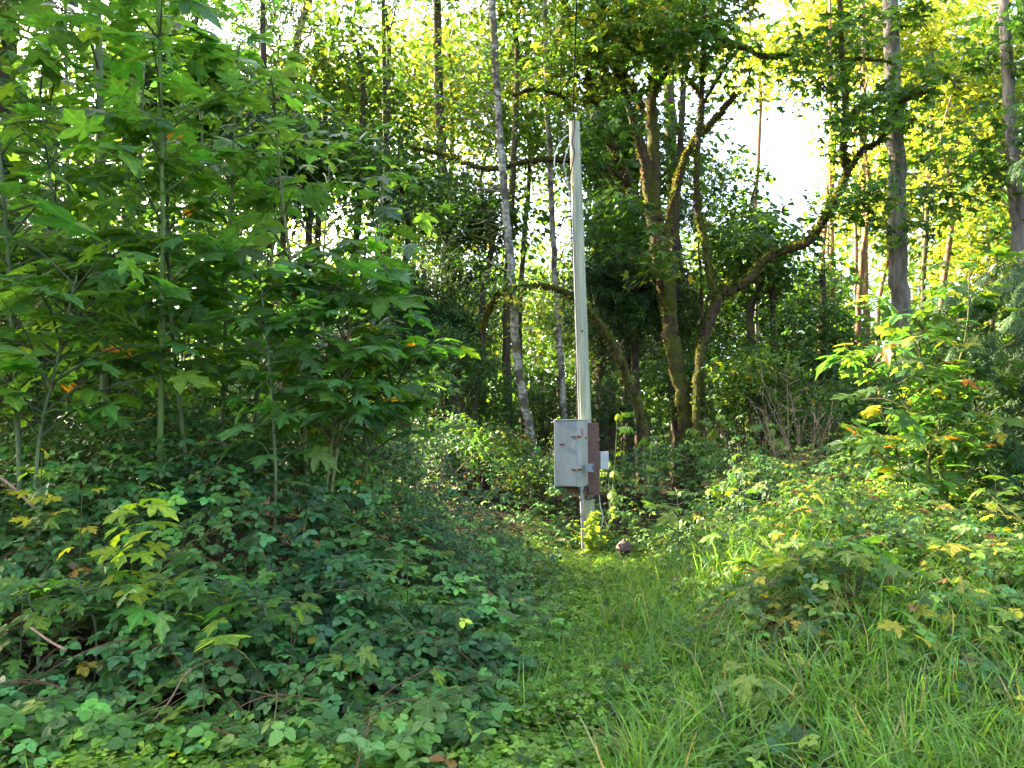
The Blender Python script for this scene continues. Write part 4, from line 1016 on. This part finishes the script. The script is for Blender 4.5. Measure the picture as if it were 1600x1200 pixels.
tree('fir_tree', 'tall straight grey fir trunk standing right of the curved mossy limb', [ST(1410, 760, 20, .25, 1408, 600, 20, .24, 1404, 400, 20, .22, 1398, 200, 20, .205, 1392, 0, 20, .19, 1386, -300, 20, .15)],
     [B(1420, 180, 19.2, 90, 110, 10, m=20, ls=.19, size=.6), B(1400, 10, 19.2, 80, 40, 6, m=20, ls=.19, size=.55), B(1420, 330, 19, 60, 50, 5, m=20, ls=.18, size=.5), B(1390, -250, 20, 150, 150, 20, m=22, ls=.3, size=1.1, t=T_fan_lo, pal=P_con)], M_fir, rough=.02, sides=16)
tree('fir_tree', 'mottled grey trunk near the right edge half behind maple leaves', [ST(1600, 700, 17, .16, 1592, 400, 17, .15, 1584, 280, 17, .145, 1576, 120, 17, .13, 1566, 0, 17, .12, 1560, -250, 17, .09)],
     [B(1530, 240, 16.5, 80, 90, 9, m=22, ls=.19, size=.6), B(1590, 40, 16.5, 60, 50, 8, m=22, ls=.19, size=.55), B(1640, -180, 16.5, 120, 90, 8, m=22, ls=.2, size=.9), B(1640, 200, 17, 80, 200, 16, m=22, ls=.16, size=.7)], M_fir, rough=.04)
# conifers behind
for st, bl, lb in ((ST(944, 740, 24, .33, 944, 500, 24, .32, 942, 300, 24, .30, 938, 140, 24, .28, 934, -60, 24, .24, 930, -300, 24, .18), [B(950, 420, 23, 70, 130, 36), B(940, 190, 23.5, 60, 100, 18), B(930, -120, 24, 120, 130, 24)], 'dark straight conifer directly behind the top of the pole'),
                   (ST(984, 740, 25, .33, 984, 500, 25, .32, 978, 300, 25, .29, 970, 150, 25, .27, 966, -60, 25, .22, 960, -300, 25, .16), [B(1000, 440, 24, 60, 120, 30), B(985, 200, 24.5, 40, 90, 10), B(960, -140, 25, 130, 120, 18)], 'dark conifer between the pole and the forked mossy maple'),
                   (ST(702, 740, 24, .20, 704, 500, 24, .2, 700, 370, 24, .18, 690, 240, 24, .16, 684, 80, 24, .14, 680, -200, 24, .1), [B(700, 480, 23, 80, 120, 46), B(690, 320, 23.5, 90, 90, 30), B(680, -100, 24, 120, 120, 16)], 'dark hemlock with drooping sprays left of the crooked alder'),
                   (ST(610, 740, 22, .18, 606, 500, 22, .15, 604, 300, 22, .11, 600, 100, 22, .07, 596, -200, 22, .03), [B(620, 520, 21, 90, 130, 46), B(600, 330, 21.5, 80, 90, 26), B(600, -80, 22, 140, 110, 16), B(640, 440, 21.5, 110, 60, 24)], 'dark hemlock behind the right side of the maple saplings'),
                   (ST(1060, 740, 27, .25, 1058, 500, 27, .24, 1052, 300, 27, .22, 1045, 100, 27, .19, 1040, -200, 27, .12), [B(1060, 470, 26, 60, 100, 22), B(1075, 300, 26, 50, 80, 12), B(1050, 0, 26, 90, 120, 14)], 'dark conifer seen between the two mossy maples'),
                   (ST(420, 740, 20, .16, 420, 400, 20, .13, 415, 200, 20, .10, 410, 0, 20, .07, 405, -250, 20, .04), [B(420, 500, 19, 110, 150, 50), B(400, 250, 19.5, 90, 120, 30), B(400, 60, 20, 110, 110, 30)], 'dark conifer deep behind the maple saplings'),
                   (ST(200, 740, 17, .16, 200, 400, 17, .13, 196, 200, 17, .10, 190, 0, 17, .06, 185, -250, 17, .03), [B(200, 520, 16, 140, 160, 54), B(180, 280, 16.5, 110, 120, 34), B(180, 40, 17, 140, 110, 44)], 'dark conifer behind the left saplings'),
                   (ST(20, 740, 15, .16, 20, 400, 15, .2, 15, 200, 15, .18, 10, 0, 15, .14, 5, -250, 15, .1), [B(20, 520, 14, 140, 180, 50), B(0, 250, 14.5, 120, 140, 36), B(0, 20, 15, 110, 100, 24)], 'dark conifer at the left edge behind the saplings')):
    for b_ in bl: b_.update(m=30, ls=.40, size=.95, t=T_fan_lo, pal=P_con, flat=.12, droop=.55)
    tree('conifer_tree', lb, [st], bl, M_dark, leafmat=M_conifer, group='dark conifers at the back')
# limb stub top left against the sky; orange sunlight put into the bark
tree('maple_tree', 'forked maple limb lit orange against the sky at the top left', [ST(420, 740, 22, .16, 440, 400, 22, .14, 452, 160, 22, .12, 462, 90, 22, .11, 470, 40, 22, .10, 492, -20, 22, .08, 520, -120, 22, .05), ST(470, 38, 22, .09, 478, 0, 22, .08, 470, -100, 22, .04)],
     [B(330, 150, 21, 150, 150, 60, m=24, ls=.20, size=.8, pal=P_back), B(520, 120, 22, 60, 110, 20, m=24, ls=.18, size=.7, pal=P_warm), B(450, -130, 22, 220, 90, 26, m=24, ls=.22, size=.9), B(250, 60, 20, 110, 90, 30, m=24, ls=.14, size=.6)], M_cedar_sunbark)
# backlit broadleaved trees further back; sunlight painted into gold leaves and orange bark
for px, pyc, d, rx, ry, n, pl, lb in (
        (560, 170, 27, 110, 150, 120, P_warm, 'golden-green maple glowing in the sun above the saplings'), (700, 120, 29, 110, 130, 100, P_sunlit, 'sunlit yellow-green maple left of the crooked alder top'), (820, 180, 28, 90, 130, 70, P_warm, 'light green maple behind the thin alder'),
        (640, 330, 30, 120, 100, 60, P_warm, 'mid-green maple seen low between hemlocks'), (1290, 130, 36, 90, 160, 90, P_sunlit, 'sun-golden maple behind the sky gap'), (1480, 120, 38, 110, 170, 130, P_sunlit, 'golden maple in full sun at the upper right'),
        (1380, 330, 38, 120, 130, 120, P_sunlit, 'sun-golden tree behind the grey fir trunk'), (1540, 350, 34, 100, 150, 90, P_sunlit, 'yellow-green tree at the right edge behind the cedar'), (1220, 480, 32, 120, 90, 80, P_warm, 'green tree behind the curved limb'),
        (1100, 430, 33, 80, 100, 50, P_warm, 'light green tree seen between the mossy trunks'), (880, 480, 32, 90, 90, 70, P_warm, 'pale tree glimpsed low behind the alders'), (1000, 520, 34, 100, 90, 60, P_back, 'green tree behind the leaning trunk'),
        (300, 300, 26, 160, 160, 70, P_warm, 'green maple far behind the left saplings'), (80, 200, 26, 160, 200, 70, P_back, 'green maple far behind the left edge'), (1180, 90, 34, 70, 90, 26, P_sunlit, 'sunlit tree top above the mossy maple limb'),
        (150, 60, 20, 140, 110, 100, P_back, 'green maple crown at the very top left'), (600, 20, 23, 120, 70, 50, P_warm, 'green maple crown overhead left of the alders'), (800, 40, 22, 110, 70, 44, P_warm, 'green maple crown overhead between the alders'), (480, 230, 20, 90, 100, 50, P_back, 'mid-green maple behind the outermost sapling'),
        (1060, 20, 21, 120, 60, 30, P_warm, 'green maple crown overhead behind the forked mossy maple'), (1350, 230, 27, 60, 120, 12, P_sunlit, 'mid-green maple veiling the trunks right of the sky gap'), (1480, 260, 26, 80, 110, 14, P_sunlit, 'mid-green maple between the two grey trunks'),
        (270, 110, 22, 110, 140, 110, P_back, 'dark-leaved maple high behind the tallest saplings'), (400, 180, 23, 120, 150, 120, P_back, 'dark-leaved maple beside the forked orange limb'), (500, 80, 24, 90, 120, 70, P_warm, 'bright-edged maple crown right of the forked limb'),
        (1300, 60, 34, 110, 120, 60, [(3, FRESH), (7, (.22, .27, .03)), (5, (.33, .32, .04)), (1, YELL)], 'bright sun-yellow maple crown at the top right of the sky gap'), (1560, 150, 33, 110, 170, 70, [(3, FRESH), (7, (.22, .27, .03)), (5, (.33, .32, .04)), (1, YELL)], 'bright sun-yellow maple crown in the top right corner'),
        (1450, 60, 34, 100, 120, 60, [(3, FRESH), (7, (.22, .27, .03)), (5, (.33, .32, .04)), (1, YELL)], 'bright sun-yellow maple crown right of the grey fir trunk'),
        (630, 300, 21, 110, 110, 60, P_back, 'green maple filling the space between hemlocks'), (760, 330, 22, 90, 110, 50, P_back, 'green maple filling the space between the two alders'), (560, 90, 21, 90, 90, 34, P_warm, 'sunlit maple leaning over the hemlock'),
        (1000, 240, 23, 120, 120, 44, P_back, 'shaded maple behind the fork of the mossy maple'), (1180, 380, 22, 70, 80, 36, P_back, 'shaded maple above the vine maples')):
    k = d / F; e = 250 * k
    tree('maple_tree', lb, [ST(px, 720, d, .13, px - 9, 500, d, .11, px + 8, pyc + 60, d, .08, px - 9, pyc - 40, d, .05, px + 6, pyc - 110, d, .02)],
         [B(px, pyc, d, rx, ry, int(n * 1.15), m=26, ls=.24 if d < 33 else .30, size=1.1, t=T_small, pal=pl, rd=2.5, lskip=4)], M_cedar_sunbark if pl is P_sunlit else M_dark, group='sunlit broadleaved trees at the back', sides=7, limb_r=.02)
# thin trunks at the back right; sunlight painted as orange bark on some
for px, d, r, top, lb in ((1352, 30, .13, -100, 'orange sunlit cedar trunk left of the grey fir'), (1338, 33, .09, 150, 'slim sunlit trunk beside the orange cedar trunk'), (1300, 31, .10, -80, 'slender yellow-lit trunk in the golden leaves'), (1180, 28, .10, 300, 'thin pale stem right of the mossy fork'), (1095, 24, .08, 380, 'thin white stem between the mossy trunks'), (1285, 24, .10, 440, 'dark slim trunk in the shade under the curved limb'), (1205, 22, .09, 420, 'dark crooked stem below the curved limb')):
    tree('slim_tree', lb, [ST(px + 6, 720, d, r, px + 4, 560, d, r, px, 430, d, r * .95, px - 2, (430 + top) / 2, d, r * .8, px - 4, top, d, r * .5)], [B(px, (430 + top) / 2, d, 40, 80, 7, m=20, ls=.22, t=T_small, size=.7, pal=P_sunlit if d > 29 else P_back)], M_cedar_sunbark if d > 29 else M_alder if 'pale' in lb or 'white' in lb else M_dark, group='slim trunks at the back', sides=8)
s = Soup(); s.tube(spline([P(x, y, 34) for x, y in ((1262, 480), (1256, 380), (1248, 320), (1245, 250))], 14), np.linspace(.05, .015, 14), 5); tag(s.build('dead_snag', M_dark), 'thin bare dead stem standing in the bright sky gap', 'dead tree')

# understorey shrubs between the brambles and the trees
def shrub(px, py, d, rx, ry, n, label, pl=P_back, ls=.10, t=T_small, m=24, size=.4, mat=None, nm='understory_shrub'):
    b = P(px, py, d); gz_ = float(ground_z(b[0], b[1])); root = thing(nm, label, 'shrub', (b[0], b[1], gz_), 'shrubs under the trees')
    tw = Soup(); cr = Soup(); c = ellip(px, py, d, rx, ry, 1.1, int(n * 1.5)); c = c[(c[:, 2] > gz_ + .2)]; c0_ = c; c = c[gap_keep(c, 99, -.5)]; c = c if len(c) > 25 else c0_[gap_keep(c0_, 99, -1.35)]; k = d / F
    base = np.array([b[0], b[1], gz_])
    for q_ in c[::3]:
        f = base + np.array([rng.normal(0, .25), rng.normal(0, .2), 0]); tw.tube(spline([f, (f + q_) / 2 + np.array([rng.normal(0, .1), 0, .15]), q_], 7), np.linspace(.018, .006, 7), 4, cap=False)
    spray(cr, c, size, m, ls, pl, t, ntilt=.45); tw.build('stems', M_dark, root); cr.build('crown', mat or M_leaf, root)
for a in ((1180, 600, 17, 70, 60, 60, 'bright vine maple shrub in the shade right of the mossy maples', P_warm), (1270, 560, 19, 90, 110, 90, 'tall vine maple under the curved limb', [(5, DEEP), (6, MID), (6, FRESH), (1, OLIVE)]), (1250, 680, 17, 90, 50, 60, 'low dark shrub behind the bare twigs', P_back),
          (1130, 560, 21, 60, 80, 40, 'shrub between the two mossy trunks', P_warm), (1350, 620, 15, 80, 70, 60, 'dark shrub left of the sunlit maple bush', P_back), (1540, 680, 13, 90, 90, 70, 'dark shrub under the cedar', P_back), (1450, 660, 14, 60, 80, 40, 'dark shrub behind the sunlit maple bush', P_back),
          (960, 640, 19, 70, 70, 50, 'dark shrub behind the pole base', [(8, DEEP), (2, MID)]), (860, 640, 21, 60, 60, 50, 'dark salal-like shrub behind the thin alder', [(8, DEEP), (3, OLIVE)]), (760, 640, 20, 70, 70, 60, 'dark glossy shrub left of the crooked alder', P_back), (920, 560, 24, 60, 60, 40, 'dark undergrowth by the leaning trunk', [(8, DEEP), (3, OLIVE)]),
          (680, 680, 13, 80, 60, 80, 'feathery green shrub between the saplings and the alder', P_left), (620, 620, 12, 70, 90, 90, 'leafy elder-like shrub at the edge of the saplings', P_left), (720, 560, 18, 60, 60, 50, 'mid-green shrub behind the feathery one', P_back), (560, 700, 10.5, 60, 80, 70, 'dense shrub behind the three-stemmed clump', P_left),
          (380, 600, 12, 110, 120, 90, 'dark shrub deep in the sapling thicket', P_back), (150, 600, 11.5, 120, 120, 100, 'dark shrub behind the left saplings', P_back), (-60, 560, 11, 120, 160, 80, 'dark shrub beyond the left edge', P_back), (280, 690, 10.5, 100, 70, 80, 'dark leafy shrub behind the green stem', P_left),
          (460, 470, 13, 90, 100, 70, 'green shrub behind the upper saplings', P_left), (60, 420, 12, 120, 120, 70, 'green shrub behind the left sapling crowns', P_back), (260, 430, 13, 120, 110, 70, 'green shrub between sapling crowns', P_back), (1060, 600, 20, 60, 60, 30, 'shrub at the foot of the big mossy maple', P_back), (1480, 540, 17, 70, 80, 50, 'green shrub behind the cedar tips', P_warm),
          (840, 730, 14.8, 70, 22, 30, 'small-leaved shrub behind the grey cabinet', P_right), (760, 690, 16, 60, 30, 36, 'low fern-like shrub at the foot of the crooked alder', P_warm)):
    shrub(*a[:7], pl=a[7], ls=.085 if a[2] < 16 else .12, t=T_maple if a[2] < 14 or 'maple' in a[6] else T_small)
# bare grey shrub
b = P(1262, 760, 13); b[2] = 0.3; root = thing('bare_shrub', 'leafless pale grey twiggy shrub in front of the dark vine maples', 'shrub', tuple(b))
s = Soup()
for k in range(26):
    e = P(rng.uniform(1175, 1320), rng.uniform(590, 680), 13 + rng.normal(0, .4)); f = b + np.array([rng.normal(0, .15), rng.normal(0, .1), 0]); sp = spline([f, (f + e) / 2 + rng.normal(0, .1, 3), e], 9); s.tube(sp, np.linspace(.010, .003, 9), 4, (1.5, 1.5, 1.4), cap=False)
    for j in range(4):
        a_ = sp[int(rng.integers(3, 9))]; s.tube(spline([a_, a_ + rng.normal(0, .12, 3) + np.array([0, 0, .1]), a_ + rng.normal(0, .22, 3) + np.array([0, 0, .12])], 5), np.linspace(.005, .002, 5), 3, (1.5, 1.5, 1.4), cap=False)
s.build('twigs', M_twig, root, kind='stuff')

# ---------------------------------------------------------------- the cedar at the right edge
tb = P(1735, 800, 8.7); root = thing('cedar_tree', 'feathery green cedar sweeping in from the right edge', 'tree', (tb[0], tb[1], 0.3))
s = Soup(); s.tube(spline([np.array([tb[0], tb[1], 0]), P(1732, 400, 8.7), P(1728, -100, 8.7)], 16), np.linspace(.16, .06, 16), 10, rough=.05); s.build('trunk', M_cedar_sunbark, root, smoothed=True)
br = Soup(); cr = Soup()
for k in range(140):
    py = rng.uniform(400, 840) if k < 124 else rng.uniform(200, 400); z0 = P(1730, py - 60, 8.7); reach = rng.uniform(.55, 1.0) * (1.55 if py > 400 else 1.0)
    a = rng.normal(math.pi + .3, .6) if k % 3 else rng.uniform(0, 6.28)
    e = z0 + np.array([math.cos(a) * reach, math.sin(a) * reach, -.35 * reach - .1]); sp = spline([z0, (z0 + e) / 2 + np.array([0, 0, .12]), e, e + (e - z0) * .12 + np.array([0, 0, -.10])], 12); br.tube(sp, np.linspace(.014, .003, 12), 4, cap=False)
    for j in range(3, 12):
        for sg in (1, -1, 1.6, -1.6):
            aa = a + sg * rng.uniform(.4, .9); tip = np.array([[math.cos(aa), math.sin(aa), -.75 + rng.normal(0, .15)]])
            cr.scatter(T_fan, sp[j][None] + rng.normal(0, .02, (1, 3)), frames(tip, np.array([[rng.normal(0, .3), -.3 + rng.normal(0, .3), 1.]])), rng.uniform(.16, .28), pal(1, [(5, (.032, .080, .020)), (3, DEEP), (1, MID)]))
br.build('branches', M_dark, root); cr.build('crown', M_conifer, root)

# ---------------------------------------------------------------- forest beyond the frame: it stands left, right and overhead and shades the clearing
def mass_tree(x, y, h, r, n, label, pl=P_back, ls=.55, grp='forest trees around the clearing', z0=.28):
    root = thing('forest_tree', label, 'tree', (x, y, float(ground_z(x, y))), grp)
    s = Soup(); sk = spline([np.array([x, y, -.3]), np.array([x + rng.normal(0, .4), y, h * .5]), np.array([x + rng.normal(0, .6), y, h * .95])], 14); s.tube(sk, np.linspace(.32, .06, 14), 9, rough=.05); s.build('trunk', M_dark, root, smoothed=True)
    u = norm(rng.normal(0, 1, (n, 3))) * (rng.random((n, 1)) ** .45); c = np.array([x, y, h * (z0 + 1) / 2]) + u * np.array([r, r, h * (1 - z0) / 2])
    c = c[gap_keep(c, 10, 1.0)]; cr = Soup(); spray(cr, c, 1.3, 24, ls, pl, T_small, flat=.25); cr.build('crown', M_leaf, root)
spots = [(-9.5, 9, 15, 3.0, 70), (-12.5, 13.5, 18, 3.6, 80), (-15, 19, 20, 4, 80), (-19, 11, 20, 4.2, 70), (-21, 17, 21, 4.4, 70), (-24, 24, 21, 4.5, 60), (-10, 3.5, 14, 3.2, 60), (-15, 5, 18, 4, 60), (-29, 18, 22, 5, 60), (-17, 27, 20, 4.2, 60), (-30, 30, 22, 5, 50)]
wh = ['nearest the saplings', 'behind the nearest one', 'deep in the wood', 'further out to the left', 'behind the outer row', 'at the back left', 'beside the viewer', 'left of the viewer', 'far to the left', 'in the back left corner', 'farthest out left']
for (x, y, h, r, n), w_ in zip(spots, wh): mass_tree(x, y, h, r, n, 'tall broadleaved tree ' + w_ + ', outside the left of the picture')
for (x, y, h, r, n), w_ in zip([(14, 12, 17, 3.8, 60), (17, 19, 19, 4.2, 60), (22, 26, 20, 4.6, 60)], ['near', 'middle', 'far']): mass_tree(x, y, h, r, n, w_ + ' broadleaved tree outside the right of the picture')
# far wood closing the view at ground level
so = Soup(); n = 1300
ang = rng.uniform(-.85, .85, n); dd = rng.uniform(42, 70, n); c = np.column_stack([np.sin(ang) * dd, np.cos(ang) * dd, rng.random(n) * 18 + 2]); c = c[gap_keep(c)]
spray(so, c, 2.4, 26, .55, P_warm, T_small, flat=.25)
o = so.build('far_wood', M_leaf); tag(o, 'distant green wood closing the view behind the trunks', 'wood', kind='stuff')
so = Soup(); n = 760; ang = rng.uniform(-.75, .75, n); dd = rng.uniform(27, 42, n); c = np.column_stack([np.sin(ang) * dd, np.cos(ang) * dd, rng.random(n) ** 1.3 * 8.5 + .2])
spray(so, c, 1.5, 22, .36, P_back, T_small, flat=.3); o = so.build('far_undergrowth', M_leaf); tag(o, 'dark far undergrowth between the distant trunks', 'undergrowth', kind='stuff')

# a far row of leafy trees, alike and too distant to tell apart, closing the view under the canopy
proto = []
for k in range(4):
    root = thing('background_tree', 'dim leafy tree in the far row behind all the trunks', 'tree', (0, 0, 0), 'far row of background trees')
    s = Soup(); s.tube(spline([np.array([0, 0, -.5]), np.array([.2, 0, 4]), np.array([-.1, 0, 9.5])], 8), np.linspace(.18, .04, 8), 6); s.build('trunk', M_dark, root)
    u = norm(rng.normal(0, 1, (64, 3))) * (rng.random((64, 1)) ** .45); c = np.array([0, 0, 5.2]) + u * np.array([2.6, 1.8, 5.0]); cr = Soup()
    spray(cr, c, 1.1, 26, .30, P_back if k % 2 else P_warm, T_small, flat=.28, face=.5); cr.build('crown', M_leaf, root); proto.append(root)
spots = []
for r_, (dd, st, h) in enumerate(((40, 3.1, .95), (46, 3.4, 1.15), (53, 3.8, 1.3))):
    n = int(1.75 * dd / st)
    for i in range(n):
        x = (i - (n - 1) / 2) * st + rng.normal(0, .6); y = dd + rng.normal(0, 1.4); sc_ = h * rng.uniform(.8, 1.15)
        gp = project(np.array([[x, y, 8.0 * sc_]]))
        if 1180 < gp[0][0] < 1300: sc_ *= .72
        spots.append((x, y, sc_))
for i, (x, y, sc_) in enumerate(spots):
    src = proto[i % 4]
    if i < 4: o = src
    else:
        o = src.copy(); C.objects.link(o)
        for ch in src.children: c_ = ch.copy(); C.objects.link(c_); c_.parent = o
    o.location = (x, y, float(ground_z(x, y))); o.rotation_euler = (0, 0, rng.uniform(0, 6.28)); o.scale = (sc_, sc_, sc_)
